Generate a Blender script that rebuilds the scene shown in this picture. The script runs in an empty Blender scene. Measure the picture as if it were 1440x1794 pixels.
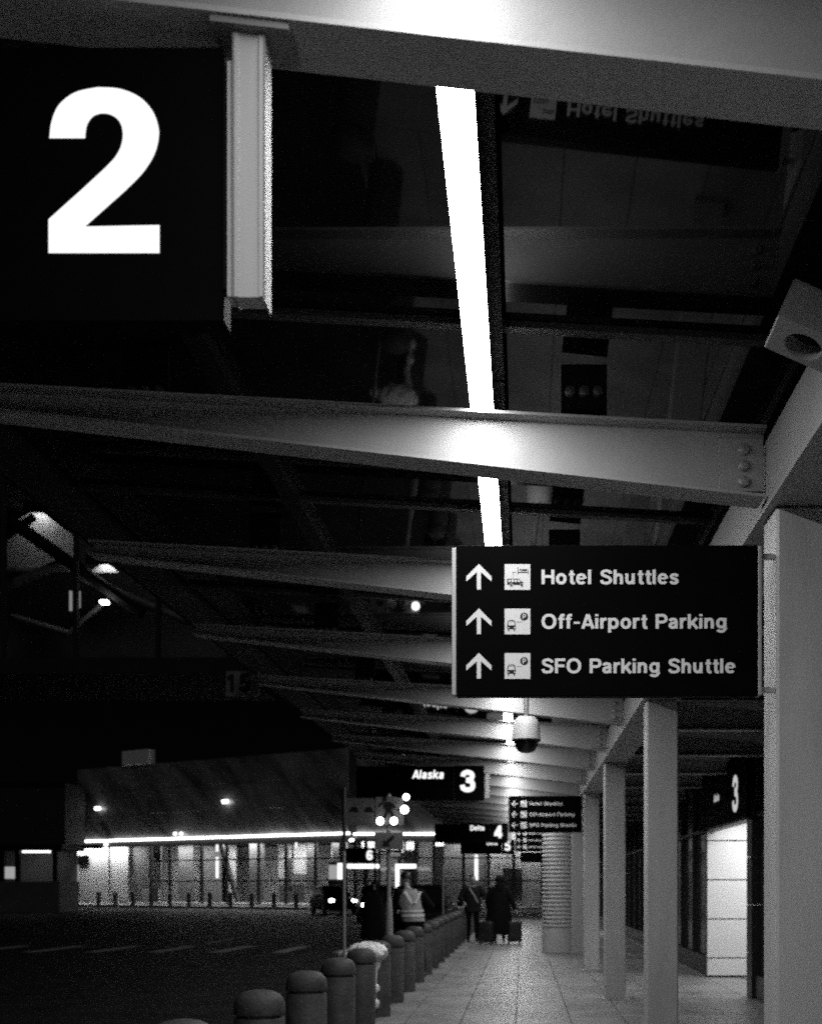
import bpy, bmesh, math, random
from mathutils import Vector, Matrix
R = math.radians
random.seed(7)
scene = bpy.context.scene
C = scene.collection

# ------------------------------------------------------------------ camera
FPX, VX, VY, EYE = 1900.0, 915.0, 1553.0, 1.5        # photo focal length (px), vanishing point, eye height
cam = bpy.data.cameras.new('camera')
cam_o = bpy.data.objects.new('camera', cam); C.objects.link(cam_o)
cam_o.location = (0, 0, EYE); cam_o.rotation_euler = (R(90), 0, 0)
cam.sensor_fit = 'HORIZONTAL'; cam.sensor_width = 36.0
cam.lens = 36.0 * FPX / 1440
cam.shift_x = (720 - VX) / 1440
cam.shift_y = (VY - 897) / 1440
cam.clip_start = 0.05; cam.clip_end = 2000
cam.dof.use_dof = True; cam.dof.focus_distance = 4.4; cam.dof.aperture_fstop = 4.6
scene.camera = cam_o

# ------------------------------------------------------------------ world: a night sky, plus a sun lamp added to brighten the far facade
world = bpy.data.worlds.new('World'); scene.world = world; world.use_nodes = True
nt = world.node_tree
sky = nt.nodes.new('ShaderNodeTexSky'); sky.sky_type = 'NISHITA'; sky.sun_disc = False
sky.sun_elevation = R(36.7); sky.sun_rotation = R(165.6)
bw = nt.nodes.new('ShaderNodeRGBToBW')
nt.links.new(sky.outputs[0], bw.inputs[0])
nt.links.new(bw.outputs[0], nt.nodes['Background'].inputs[0])
nt.nodes['Background'].inputs[1].default_value = 0.00012
fill_sun = bpy.data.lights.new('fill_sun', 'SUN'); fill_sun.energy = 0.14; fill_sun.angle = R(10)  # added fill, aimed from behind the camera at the far facade
fill_sun_o = bpy.data.objects.new('fill_sun', fill_sun); C.objects.link(fill_sun_o)
fill_sun_o.rotation_euler = Vector((-0.2, 0.78, -0.6)).to_track_quat('-Z', 'Y').to_euler()

vs = scene.view_settings
vs.view_transform = 'Standard'; vs.look = 'None'; vs.gamma = 1.0; vs.use_curve_mapping = False
vs.exposure = 0.0
scene.render.engine = 'CYCLES'
cy = scene.cycles
cy.use_denoising = False
cy.use_adaptive_sampling = False
cy.max_bounces = 5; cy.diffuse_bounces = 2; cy.glossy_bounces = 3; cy.filter_width = 1.75; cy.transparent_max_bounces = 12
cy.caustics_reflective = False; cy.caustics_refractive = False
cy.sample_clamp_indirect = 0.8

# ------------------------------------------------------------------ materials (the photograph is black and white)
M = {}
def mat(name, base, rough=0.5, metal=0.0, var=0.0, scale=8.0, bump=0.0, bscale=60.0, spec=0.5, per_object=0.0, stretch=None, world=False, tilt=0.0):
    m = bpy.data.materials.new(name); m.use_nodes = True
    t = m.node_tree; p = t.nodes['Principled BSDF']
    p.inputs['Base Color'].default_value = (base, base, base, 1)
    p.inputs['Roughness'].default_value = rough; p.inputs['Metallic'].default_value = metal
    p.inputs['Specular IOR Level'].default_value = spec
    tc = t.nodes.new('ShaderNodeTexCoord'); src = tc.outputs['Object']
    if world: src = t.nodes.new('ShaderNodeNewGeometry').outputs['Position']
    if stretch:
        if tilt:
            m0 = t.nodes.new('ShaderNodeMapping'); m0.inputs['Rotation'].default_value = (0, tilt, 0); t.links.new(src, m0.inputs[0]); src = m0.outputs[0]
        mp = t.nodes.new('ShaderNodeMapping'); mp.inputs['Scale'].default_value = stretch
        t.links.new(src, mp.inputs[0]); src = mp.outputs[0]
    if var or per_object:
        val = None
        if var:
            n = t.nodes.new('ShaderNodeTexNoise'); n.inputs['Scale'].default_value = scale; n.inputs['Detail'].default_value = 6
            n.inputs['Roughness'].default_value = 0.65
            t.links.new(src, n.inputs['Vector'])
            mr = t.nodes.new('ShaderNodeMapRange')
            mr.inputs['From Min'].default_value = 0.3; mr.inputs['From Max'].default_value = 0.7
            mr.inputs['To Min'].default_value = base * (1 - var); mr.inputs['To Max'].default_value = base * (1 + var)
            t.links.new(n.outputs['Fac'], mr.inputs['Value']); val = mr.outputs[0]
        if per_object:
            oi = t.nodes.new('ShaderNodeObjectInfo')
            m2 = t.nodes.new('ShaderNodeMapRange'); m2.inputs['To Min'].default_value = 1 - per_object; m2.inputs['To Max'].default_value = 1 + per_object
            t.links.new(oi.outputs['Random'], m2.inputs['Value'])
            mu = t.nodes.new('ShaderNodeMath'); mu.operation = 'MULTIPLY'
            if val is not None: t.links.new(val, mu.inputs[0])
            else: mu.inputs[0].default_value = base
            t.links.new(m2.outputs[0], mu.inputs[1]); val = mu.outputs[0]
        cb = t.nodes.new('ShaderNodeCombineColor')
        for i in range(3): t.links.new(val, cb.inputs[i])
        t.links.new(cb.outputs[0], p.inputs['Base Color'])
    if bump:
        n2 = t.nodes.new('ShaderNodeTexNoise'); n2.inputs['Scale'].default_value = bscale; n2.inputs['Detail'].default_value = 4
        t.links.new(src, n2.inputs['Vector'])
        b = t.nodes.new('ShaderNodeBump'); b.inputs['Strength'].default_value = bump; b.inputs['Distance'].default_value = 0.02
        t.links.new(n2.outputs['Fac'], b.inputs['Height']); t.links.new(b.outputs[0], p.inputs['Normal'])
    M[name] = m; return m
def emit(name, s):
    m = bpy.data.materials.new(name); m.use_nodes = True
    t = m.node_tree; t.nodes.clear()
    e = t.nodes.new('ShaderNodeEmission'); e.inputs[0].default_value = (1, 1, 1, 1); e.inputs[1].default_value = s
    o = t.nodes.new('ShaderNodeOutputMaterial'); t.links.new(e.outputs[0], o.inputs[0]); M[name] = m; return m
def pane_glass(name, tint=0.85):
    m = bpy.data.materials.new(name); m.use_nodes = True
    t = m.node_tree; t.nodes.clear()
    tr = t.nodes.new('ShaderNodeBsdfTransparent'); tr.inputs[0].default_value = (tint, tint, tint, 1)
    gl = t.nodes.new('ShaderNodeBsdfGlossy'); gl.inputs['Roughness'].default_value = 0.03
    lw = t.nodes.new('ShaderNodeLayerWeight'); pw = t.nodes.new('ShaderNodeMath'); pw.operation = 'POWER'; pw.inputs[1].default_value = 3.0
    fr = t.nodes.new('ShaderNodeMath'); fr.operation = 'MULTIPLY_ADD'; fr.inputs[1].default_value = 0.5; fr.inputs[2].default_value = 0.05
    t.links.new(lw.outputs['Facing'], pw.inputs[0]); t.links.new(pw.outputs[0], fr.inputs[0]); mx = t.nodes.new('ShaderNodeMixShader')
    o = t.nodes.new('ShaderNodeOutputMaterial')
    t.links.new(fr.outputs[0], mx.inputs[0]); t.links.new(tr.outputs[0], mx.inputs[1]); t.links.new(gl.outputs[0], mx.inputs[2])
    t.links.new(mx.outputs[0], o.inputs[0]); M[name] = m; return m

mat('steel_paint', 0.34, 0.45, var=0.12, scale=3, bump=0.05, bscale=90)
mat('column_paint', 0.46, 0.5, var=0.14, scale=5, world=True, stretch=(1, 1, 0.18), bump=0.05, bscale=120)
mat('aluminium', 0.40, 0.5, 0.2, var=0.06, scale=30, stretch=(1, 1, 0.05))
mat('bolt_steel', 0.38, 0.4, 0.5)
mat('sign_black', 0.0018, 0.6, spec=0.025, var=0.2, scale=3)
mat('vinyl_white', 0.86, 0.45, var=0.03, scale=25)
mat('vinyl_black', 0.012, 0.5, spec=0.2)
mat('roof_glass', 0.003, 0.03, var=0.3, scale=1.5, bump=0.004, bscale=2.0, spec=0.24)
mat('gasket', 0.012, 0.6)
mat('dark_metal', 0.006, 0.5, var=0.1, scale=10, spec=0.1)
mat('housing', 0.004, 0.6, spec=0.08)
mat('dark_bolt', 0.06, 0.4, 0.3)
mat('post_side', 0.15, 0.6)
mat('plate_paint', 0.16, 0.5)
mat('paver', 0.22, 0.40, var=0.38, scale=1.3, bump=0.12, bscale=70, per_object=0.10, world=True)
mat('concrete_bed', 0.10, 0.85, var=0.2, scale=4)
mat('kerb', 0.24, 0.7, var=0.35, scale=3, bump=0.15, bscale=50, world=True)
mat('asphalt', 0.022, 0.6, spec=0.12, var=0.5, scale=1.2, bump=0.35, bscale=90)
mat('ground', 0.03, 0.9, var=0.3, scale=0.2)
mat('road_paint', 0.34, 0.7, var=0.5, scale=6)
mat('bollard', 0.046, 0.66, var=0.45, scale=7, bump=0.35, bscale=45, world=True)
mat('bag', 0.90, 0.38, var=0.06, scale=14)
mat('facade_dark', 0.02, 0.12, var=0.3, scale=1.0)
mat('facade_frame', 0.025, 0.4)
mat('panel_white', 0.82, 0.4, var=0.04, scale=3)
mat('soffit', 0.25, 0.6, var=0.15, scale=2)
mat('shutter', 0.55, 0.5, var=0.12, scale=4)
mat('skin', 0.33, 0.5); mat('hair', 0.012, 0.5); mat('cloth_black', 0.006, 0.9, spec=0.1, var=0.3, scale=14, bump=0.3, bscale=25)
mat('cloth_dark', 0.014, 0.9, spec=0.1, var=0.3, scale=14, bump=0.3, bscale=25)
mat('vest', 0.30, 0.7, var=0.2, scale=20, bump=0.3, bscale=20); mat('vest_band', 0.75, 0.35)
mat('shoe', 0.015, 0.5); mat('shirt', 0.4, 0.7)
mat('car_paint', 0.003, 0.35, spec=0.05); mat('car_glass', 0.008, 0.05); mat('tyre', 0.012, 0.8); mat('rim', 0.25, 0.35, 0.8)
mat('chrome', 0.5, 0.2, 1.0); mat('lamp_red', 0.05, 0.2)
mat('case', 0.012, 0.5, var=0.2, scale=20)
mat('lamp_case', 0.22, 0.5, var=0.1, scale=20)
mat('camera_housing', 0.62, 0.45, var=0.05, scale=12); mat('dome', 0.006, 0.04)
mat('far_panel', 0.16, 0.35, 0.0, var=0.8, scale=0.7, bump=0.6, bscale=0.5, stretch=(1, 1, 0.25), tilt=R(48))  # diagonal streaks in the colour stand in for reflections
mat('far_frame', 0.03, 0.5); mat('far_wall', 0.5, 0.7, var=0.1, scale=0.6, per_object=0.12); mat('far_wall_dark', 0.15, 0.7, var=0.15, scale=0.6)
mat('far_floor', 0.35, 0.7, var=0.1, scale=0.5); mat('black_wall', 0.010, 0.8, var=0.3, scale=0.3)
mat('booth', 0.07, 0.7, var=0.25, scale=0.8)
mat('sign_grey', 0.16, 0.5, var=0.15, scale=8); mat('sign_dim', 0.13, 0.6, var=0.2, scale=12)
mat('pole_grey', 0.30, 0.45, 0.3, var=0.1, scale=10); mat('pole_black', 0.012, 0.5)
emit('strip_light', 52.0); emit('door_digit', 0.55); emit('digit_light', 1.15); emit('name_light', 1.2); emit('led_line', 7.0); emit('room_light', 26.0)
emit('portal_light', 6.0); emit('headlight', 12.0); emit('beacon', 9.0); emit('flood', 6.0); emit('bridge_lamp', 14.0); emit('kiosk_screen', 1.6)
emit('window_and_glint_glow', 0.35); emit('tube', 2.2)
pane_glass('clear_glass', 0.82)

# ------------------------------------------------------------------ helpers
def px(x, y, d):                      # photo pixel at distance d along the walkway -> world X, Z
    return (x - VX) / FPX * d, EYE + (VY - y) / FPX * d
def root_of(o):
    while o.parent: o = o.parent
    return o
class B:
    def __init__(s): s.v = []; s.f = []; s.mi = []
    def add(s, vs_, fs, mi=0):
        n = len(s.v); s.v += [tuple(v) for v in vs_]; s.f += [tuple(i + n for i in f) for f in fs]; s.mi += [mi] * len(fs); return s
    def box(s, x0, x1, y0, y1, z0, z1, mi=0):
        return s.add([(x0,y0,z0),(x1,y0,z0),(x1,y1,z0),(x0,y1,z0),(x0,y0,z1),(x1,y0,z1),(x1,y1,z1),(x0,y1,z1)],
                     [(0,3,2,1),(4,5,6,7),(0,1,5,4),(1,2,6,5),(2,3,7,6),(3,0,4,7)], mi)
    def cbox(s, x0, x1, y0, y1, z0, z1, c, mi=0):     # box with chamfered vertical and top/bottom edges
        a = [(x0+c,y0),(x1-c,y0),(x1,y0+c),(x1,y1-c),(x1-c,y1),(x0+c,y1),(x0,y1-c),(x0,y0+c)]
        i = [(x0+2*c,y0+c),(x1-2*c,y0+c),(x1-c,y0+2*c),(x1-c,y1-2*c),(x1-2*c,y1-c),(x0+2*c,y1-c),(x0+c,y1-2*c),(x0+c,y0+2*c)]
        rings = [[(x,y,z0) for x,y in i], [(x,y,z0+c) for x,y in a], [(x,y,z1-c) for x,y in a], [(x,y,z1) for x,y in i]]
        return s.rings(rings, True, mi)
    def rings(s, rings, cap=True, mi=0, closed=True):
        n = len(rings[0]); v = [p for r in rings for p in r]; f = []
        for k in range(len(rings) - 1):
            for j in range(n if closed else n - 1):
                j2 = (j + 1) % n
                f.append((k*n+j, k*n+j2, (k+1)*n+j2, (k+1)*n+j))
        if cap:
            f.append(tuple(range(n - 1, -1, -1))); f.append(tuple((len(rings)-1)*n + j for j in range(n)))
        return s.add(v, f, mi)
    def tube(s, p0, p1, r0, r1=None, seg=12, mi=0):
        r1 = r0 if r1 is None else r1
        p0, p1 = Vector(p0), Vector(p1); d = (p1 - p0).normalized()
        u = d.orthogonal().normalized(); w = d.cross(u)
        return s.rings([[p + (u*math.cos(2*math.pi*j/seg) + w*math.sin(2*math.pi*j/seg))*r for j in range(seg)] for p, r in ((p0, r0), (p1, r1))], True, mi)
    def lathe(s, prof, seg=24, c=(0,0,0), mi=0, cap=True):
        return s.rings([[(c[0]+r*math.cos(2*math.pi*j/seg), c[1]+r*math.sin(2*math.pi*j/seg), c[2]+z) for j in range(seg)] for r, z in prof], cap, mi)
    def capsule(s, p0, r0, p1, r1, seg=12, n=4, flat=1.0, mi=0):
        p0, p1 = Vector(p0), Vector(p1); d = (p1 - p0)
        d = d.normalized() if d.length > 1e-6 else Vector((0,0,1))
        u = Vector((1,0,0)) - d*d.x
        u = u.normalized() if u.length > 0.2 else d.orthogonal().normalized()
        w = d.cross(u); rr = []
        for k in range(n + 1):
            a = -math.pi/2 + math.pi/2*k/n
            if k == 0: a += 0.12
            rr.append((p0 + d*(r0*math.sin(a)), r0*math.cos(a)))
        for k in range(n + 1):
            a = math.pi/2*k/n
            if k == n: a -= 0.12
            rr.append((p1 + d*(r1*math.sin(a)), r1*math.cos(a)))
        return s.rings([[p + u*math.cos(2*math.pi*j/seg)*r + w*math.sin(2*math.pi*j/seg)*r*flat for j in range(seg)] for p, r in rr], True, mi)
    def ell(s, c, rad, seg=16, n=10, mi=0):
        rr = []
        for k in range(n + 1):
            a = -math.pi/2 + math.pi*k/n
            a = max(-math.pi/2+0.08, min(math.pi/2-0.08, a))
            rr.append([(c[0]+rad[0]*math.cos(a)*math.cos(2*math.pi*j/seg), c[1]+rad[1]*math.cos(a)*math.sin(2*math.pi*j/seg), c[2]+rad[2]*math.sin(a)) for j in range(seg)])
        return s.rings(rr, True, mi)
    def prism_y(s, poly, y0, y1, mi=0):               # polygon in X,Z pushed along Y
        n = len(poly)
        return s.add([(x,y0,z) for x,z in poly] + [(x,y1,z) for x,z in poly],
                     [tuple(range(n)), tuple(range(2*n-1, n-1, -1))] + [(j, j+n, (j+1)%n+n, (j+1)%n) for j in range(n)], mi)
    def mesh(s, name, mats, org=(0,0,0), smooth=False):
        me = bpy.data.meshes.new(name)
        me.from_pydata([(v[0]-org[0], v[1]-org[1], v[2]-org[2]) for v in s.v], [], s.f)
        mats = mats if isinstance(mats, (list, tuple)) else [mats]
        for m in mats: me.materials.append(M[m] if isinstance(m, str) else m)
        if len(mats) > 1: me.polygons.foreach_set('material_index', s.mi)
        bm = bmesh.new(); bm.from_mesh(me); bmesh.ops.recalc_face_normals(bm, faces=bm.faces); bm.to_mesh(me); bm.free()
        if smooth:
            me.polygons.foreach_set('use_smooth', [True]*len(me.polygons))
            try: me.set_sharp_from_angle(angle=R(38))
            except Exception: pass
        me.update(); return me
    def build(s, name, mats, parent=None, smooth=False, local=False, loc=None):
        org = (0,0,0)
        if parent is not None and not local: org = root_of(parent).location
        if loc: org = loc
        o = bpy.data.objects.new(name, s.mesh(name, mats, org, smooth)); C.objects.link(o)
        if parent is not None: o.parent = parent
        elif loc: o.location = loc
        return o
def tag(o, label, cat, group=None):
    o['label'] = label; o['category'] = cat
    if group: o['group'] = group
    return o
def thing(name, label, cat, loc=(0,0,0), group=None):
    o = bpy.data.objects.new(name, None); C.objects.link(o); o.location = loc; o.empty_display_size = 0.1
    return tag(o, label, cat, group)
def struct(o): o['kind'] = 'structure'; return o
def inst(src, name, parent, off=(0,0,0)):
    o = bpy.data.objects.new(name, src if isinstance(src, bpy.types.Mesh) else src.data); C.objects.link(o); o.parent = parent; o.location = off; return o
def copy_tree(o, parent=None):
    c = o.copy(); C.objects.link(c); c.parent = parent
    for ch in list(o.children): copy_tree(ch, c)
    return c
ORD = ['nearest','second','third','fourth','fifth','sixth','seventh','eighth','ninth','tenth','eleventh','twelfth','thirteenth','fourteenth',
       'fifteenth','sixteenth','seventeenth','eighteenth','nineteenth','twentieth','twenty-first','twenty-second','twenty-third','twenty-fourth','twenty-fifth','twenty-sixth','twenty-seventh','twenty-eighth','twenty-ninth','thirtieth']

# ------------------------------------------------------------------ stroke lettering
def cat(pts, n=5):
    P = [Vector(p) for p in pts]; P = [P[0]*2-P[1]] + P + [P[-1]*2-P[-2]]; out = []
    for i in range(1, len(P)-2):
        for k in range(n):
            t = k/n; a,b,c,d = P[i-1],P[i],P[i+1],P[i+2]
            out.append(0.5*((2*b)+(c-a)*t+(2*a-5*b+4*c-d)*t*t+(3*b-a-3*c+d)*t**3))
    out.append(P[-2]); return [tuple(p) for p in out]
def el(cx, cy_, rx, ry, a0=0, a1=360, n=28):
    out = []
    for k in range(n+1):
        a = R(a0+(a1-a0)*k/n); c, s = math.cos(a), math.sin(a); e = 0.9
        out.append((cx+rx*math.copysign(abs(c)**e, c), cy_+ry*math.copysign(abs(s)**e, s)))
    return out
W0 = 0.165
_n = cat([(.0825,.40),(.15,.575),(.285,.655),(.415,.60),(.46,.45)]) + [(.46,0)]
GLY = {  # advance, strokes (centre lines in cap-heights, optional width factor)
 'H': (.86, [[(.0825,0),(.0825,1)],[(.66,0),(.66,1)],[(.0825,.53),(.66,.53)]]),
 'O': (.97, [el(.43,.5,.345,.43)]), 'o': (.73, [el(.30,.365,.218,.292)]),
 'S': (.80, [cat([(.62,.73),(.57,.85),(.36,.925),(.15,.86),(.115,.72),(.2,.6),(.37,.525),(.54,.44),(.605,.28),(.54,.13),(.35,.073),(.14,.12),(.07,.28)])]),
 's': (.63, [cat([(.46,.53),(.40,.63),(.27,.66),(.13,.61),(.105,.52),(.16,.43),(.28,.375),(.40,.31),(.44,.2),(.39,.11),(.265,.07),(.12,.11),(.065,.21)])]),
 't': (.46, [[(.19,.94)]+cat([(.19,.26),(.205,.12),(.27,.072),(.38,.075)]), [(.02,.665),(.37,.665),.8]]),
 'e': (.71, [[(.10,.385),(.50,.385),.72], el(.30,.365,.218,.292,2,322)]),
 'l': (.30, [[(.0825,0),(.0825,1)]]), 'i': (.30, [[(.0825,0),(.0825,.735)],[(.0825,.85),(.0825,1.0)]]),
 'h': (.70, [[(.0825,0),(.0825,1)], _n]), 'n': (.70, [[(.0825,0),(.0825,.735)], _n]),
 'u': (.70, [[(.46,.735),(.46,0)], [(.54-a,.735-b) for a,b in _n]]),
 'r': (.47, [[(.0825,0),(.0825,.735)], cat([(.0825,.38),(.14,.57),(.25,.65),(.38,.655)])]),
 'f': (.44, [[(.17,0),(.17,.7)]+cat([(.17,.76),(.19,.88),(.26,.925),(.38,.925)]), [(.01,.665),(.36,.665),.8]]),
 '-': (.50, [[(.05,.40),(.40,.40),.8]]), ' ': (.42, []),
 'A': (.82, [[(.075,0),(.365,.985)],[(.685,0),(.395,.985)],[(.19,.27),(.57,.27),.85]]),
 'p': (.74, [[(.0825,-.27),(.0825,.735)], el(.31,.365,.218,.292)]),
 'P': (.76, [[(.0825,0),(.0825,1)], [(.0825,.92)]+el(.38,.685,.225,.235,90,-90,14)+[(.0825,.45)]]),
 'a': (.67, [cat([(.075,.52),(.13,.62),(.27,.66),(.40,.61),(.44,.48)])+[(.44,0)], cat([(.43,.415),(.27,.385),(.12,.32),(.085,.20),(.15,.095),(.27,.077),(.39,.14),(.435,.26)])]),
 'k': (.68, [[(.0825,0),(.0825,1)],[(.12,.27),(.53,.735)],[(.24,.44),(.56,0)]]),
 'g': (.72, [[(.515,.735),(.515,0.02)]+el(.29,.02,.225,.205,0,-155,14), el(.295,.385,.215,.275)]),
 'F': (.70, [[(.0825,0),(.0825,1)],[(.0825,.92),(.62,.92)],[(.0825,.50),(.56,.50)]]),
 'D': (.86, [[(.0825,0),(.0825,1)], [(.0825,.92)]+el(.36,.5,.31,.42,90,-90,18)+[(.0825,.08)]]),
 '1': (.62, [[(.33,0),(.33,1)],[(.33,.88),(.09,.70)]]),
 '3': (.66, [cat([(.095,.70),(.14,.83),(.31,.90),(.49,.83),(.525,.71),(.45,.58),(.25,.535)]), cat([(.25,.535),(.48,.475),(.555,.31),(.50,.15),(.31,.095),(.12,.16),(.075,.32)])]),
 '4': (.68, [[(.45,0),(.45,1)],[(.43,.94),(.08,.31)],[(.0,.27),(.63,.27)]]),
 '5': (.66, [[(.55,.91),(.15,.91)],[(.175,.95),(.125,.47)],cat([(.12,.48),(.20,.57),(.31,.60),(.47,.52),(.525,.34),(.47,.15),(.29,.09),(.12,.15),(.075,.28)])]),
 '6': (.68, [el(.32,.31,.215,.22), cat([(.105,.31),(.105,.58),(.18,.82),(.34,.905),(.5,.84),(.54,.73)])]),
}
def ribbon(pts, w):
    P = [Vector(p) for p in pts]; n = len(P); L = []; Rr = []
    closed = (P[0]-P[-1]).length < 1e-4
    for i in range(n):
        a = P[i-1] if i else (P[-2] if closed else None); b = P[i+1] if i < n-1 else (P[1] if closed else None)
        d1 = (P[i]-a).normalized() if a is not None else (b-P[i]).normalized()
        d2 = (b-P[i]).normalized() if b is not None else d1
        t = (d1+d2); t = t.normalized() if t.length > 1e-6 else d1
        nn = Vector((-t.y, t.x)); k = w/2/max(0.6, nn.dot(Vector((-d1.y, d1.x))))
        L.append(P[i]+nn*k); Rr.append(P[i]-nn*k)
    return L, Rr
TWO = cat([(175,484),(183,425),(208,368),(262,325),(330,308),(362,306),(425,312),(490,340),(535,388),(556,445),(556,490),(540,545),(500,607),(440,668)],4) + [(300,793),(560,788),(560,886),(172,886),(172,768),(290,662)] + cat([(370,588),(405,550),(426,510),(432,468),(424,432),(402,408),(368,397),(332,405),(310,430),(302,458),(300,484)],4)
def text_width(s, h, wf=1.0, track=0.0): return sum((GLY[c][0] if c != '2' else .68) + track for c in s)*h*wf
def lettering(b, s, x, z, h, y, weight=1.0, wf=1.0, track=0.0, align='L', shear=0.0, lift=0.0004):
    """flat print facing -Y: x left, z baseline, h cap height"""
    if align == 'C': x -= text_width(s, h, wf, track)/2
    if align == 'R': x -= text_width(s, h, wf, track)
    k = 0
    for ch in s:
        if ch == '2':
            P = [((p[0]-172)/579.0*h, (886-p[1])/579.0*h) for p in TWO]
            b.add([(x+p[0]*wf, y, z+p[1]) for p in P], [tuple(range(len(P)))])
            x += .68*h*wf; continue
        adv, st = GLY[ch]
        for sk in st:
            wfac = 1.0
            if not isinstance(sk[-1], tuple): wfac = sk[-1]; sk = sk[:-1]
            L, Rr = ribbon(sk, W0*weight*wfac); n = len(L); yy = y - k*lift; k += 1
            b.add([(x+(p.x*wf+p.y*shear)*h, yy, z+p.y*h) for p in L] + [(x+(p.x*wf+p.y*shear)*h, yy, z+p.y*h) for p in Rr],
                  [(i, i+1, n+i+1, n+i) for i in range(n-1)])
        x += (adv+track)*h*wf
        k = k % 6
    return b

# ------------------------------------------------------------------ the ground
g = struct(B().box(-600,600,-200,1200,-0.40,-0.17).build('ground', 'ground'))
rd = struct(B().box(-46,-1.86,-30,78,-0.20,-0.15).build('road', 'asphalt'))
rd2 = struct(B().box(-1.86,12,64,76,-0.20,-0.151).build('cross_road', 'asphalt'))
bar_m = B().box(-0.17,0.17,-1.4,1.4,0,0.004).mesh('crossing_bar', 'road_paint')
for k in range(9):
    o = inst(bar_m, 'crossing_bar', rd, (-2.9-1.55*k, 28.1+0.05*k, -0.1495)); o.rotation_euler.z = R(random.uniform(-4,0))
for k in range(5): B().box(-9.1,-8.98,4+9*k-0.0,7+9*k,-0.1498,-0.146).build('lane_mark', 'road_paint', rd, local=True) if not (3 < 4+9*k < 3) and k != 2 else None
sw = struct(B().box(-1.70,3.60,-12,62,-0.18,-0.02).build('sidewalk', 'concrete_bed'))
XJ = [-1.68,-1.29,-0.68,-0.07,0.54,1.15,1.76,2.37,3.0,3.58]
pm = {}
for i in range(len(XJ)-1):
    w = XJ[i+1]-XJ[i]-0.008
    pm[i] = B().cbox(-w/2,w/2,-0.606,0.606,-0.03,0.0,0.003).mesh('paver', 'paver')
NR = 40
for j in range(NR):
    yc = 9.0 + 1.22*j + 0.61
    for i in range(len(XJ)-1):
        o = inst(pm[i], 'paver', sw, ((XJ[i]+XJ[i+1])/2, yc, random.uniform(-0.0015, 0.0015)))
B().box(-1.69,3.58,-11.9,8.99,-0.03,0.0).build('near_slab', 'paver', sw, local=True)
kb = struct(B().box(-1.86,-1.70,-12,62,-0.30,-0.02).build('kerb', 'concrete_bed'))
km = B().cbox(-0.082,0.078,-0.746,0.746,-0.2,0.001,0.012).mesh('kerb_stone', 'kerb')
for j in range(36): inst(km, 'kerb_stone', kb, (-1.779, 8.2+1.5*j, 0))

# ------------------------------------------------------------------ the canopy
BEAM_Y = [-8.5,-6.3,-4.1,-1.9,0.15,2.32,4.68] + [4.68+2.2*k for k in range(1,21)]
COL_Y = [-5.0,-0.19,4.63] + [4.63+4.82*k for k in range(1,10)]
XT = -2.75
def zbot(x): return 3.18+0.113*(1.06-x)
def ztop(x): return 3.56+0.055*(-0.17-x)
def zglass(x): return 3.826-0.055*x
can = thing('canopy', 'pale steel walkway canopy with tapered beams, columns and dark glass roof', 'canopy', (1.2,4.7,0))
web_m = B().prism_y([(1.056,zbot(1.056)+0.012),(1.056,ztop(1.056)-0.012),(XT,ztop(XT)-0.012),(XT,zbot(XT)+0.012)],0.069,0.081).mesh('cross_beam', 'steel_paint')
bf_m = B().prism_y([(1.046,zbot(1.046)),(1.046,zbot(1.046)+0.0125),(XT-0.01,zbot(XT-0.01)+0.0125),(XT-0.01,zbot(XT-0.01))],0,0.15).mesh('bottom_flange', 'steel_paint')
tf_m = B().prism_y([(1.056,ztop(1.056)-0.0125),(1.056,ztop(1.056)),(XT-0.01,ztop(XT-0.01)),(XT-0.01,ztop(XT-0.01)-0.0125)],0,0.15).mesh('top_flange', 'steel_paint')
bl = B()
for p in [(0.024,0),(0.024,0.006),(0.020,0.016),(0.011,0.019)]: pass
bl.rings([[(r*math.cos(2*math.pi*j/12), -y, r*math.sin(2*math.pi*j/12)) for j in range(12)] for r, y in [(0.026,0),(0.026,0.007),(0.021,0.016),(0.010,0.020)]])
bolt_m = bl.mesh('bolt', 'bolt_steel', smooth=True); dbolt_m = bl.mesh('bolt', 'dark_bolt', smooth=True)
tab_m = B().box(0.86,1.050,0.052,0.067,3.225,3.455).mesh('end_tab', 'steel_paint')
sp_m = {}
rb_m = B().box(1.372,3.03,0.0,0.15,3.125,3.14).box(1.372,3.03,0.068,0.082,3.1405,3.42).box(1.372,3.03,0,0.15,3.4205,3.435).mesh('inner_beam', 'steel_paint')
for k, y in enumerate(BEAM_Y):
    w = inst(web_m, 'cross_beam', can, (-1.2, y-4.7, 0))
    inst(bf_m, 'bottom_flange', w); inst(tf_m, 'top_flange', w)
    near = -1 < y < 20
    if near:
        inst(tab_m, 'end_tab', w)
        for zz in (3.405,3.335,3.265): inst(bolt_m, 'bolt', w, (0.965,0.052,zz))
    inst(rb_m, 'inner_beam', can, (-1.2, y-4.7, 0))
    for xs in (-1.65, 0.27, 2.1):
        if y < 22:
            b = B().box(xs-0.10,xs+0.10,0.066,0.084,(ztop(xs)+0.003) if xs < 1 else 3.44,zglass(xs)-0.025)
            if k == 0: sp_m[xs] = b.mesh('standoff_plate', 'housing')
            s = inst(sp_m[xs], 'standoff_plate', can, (-1.2, y-4.7, 0))
            if near:
                for dx in (-0.06,0,0.06): inst(dbolt_m, 'bolt', s, (xs+dx,0.066,3.665))
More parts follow.
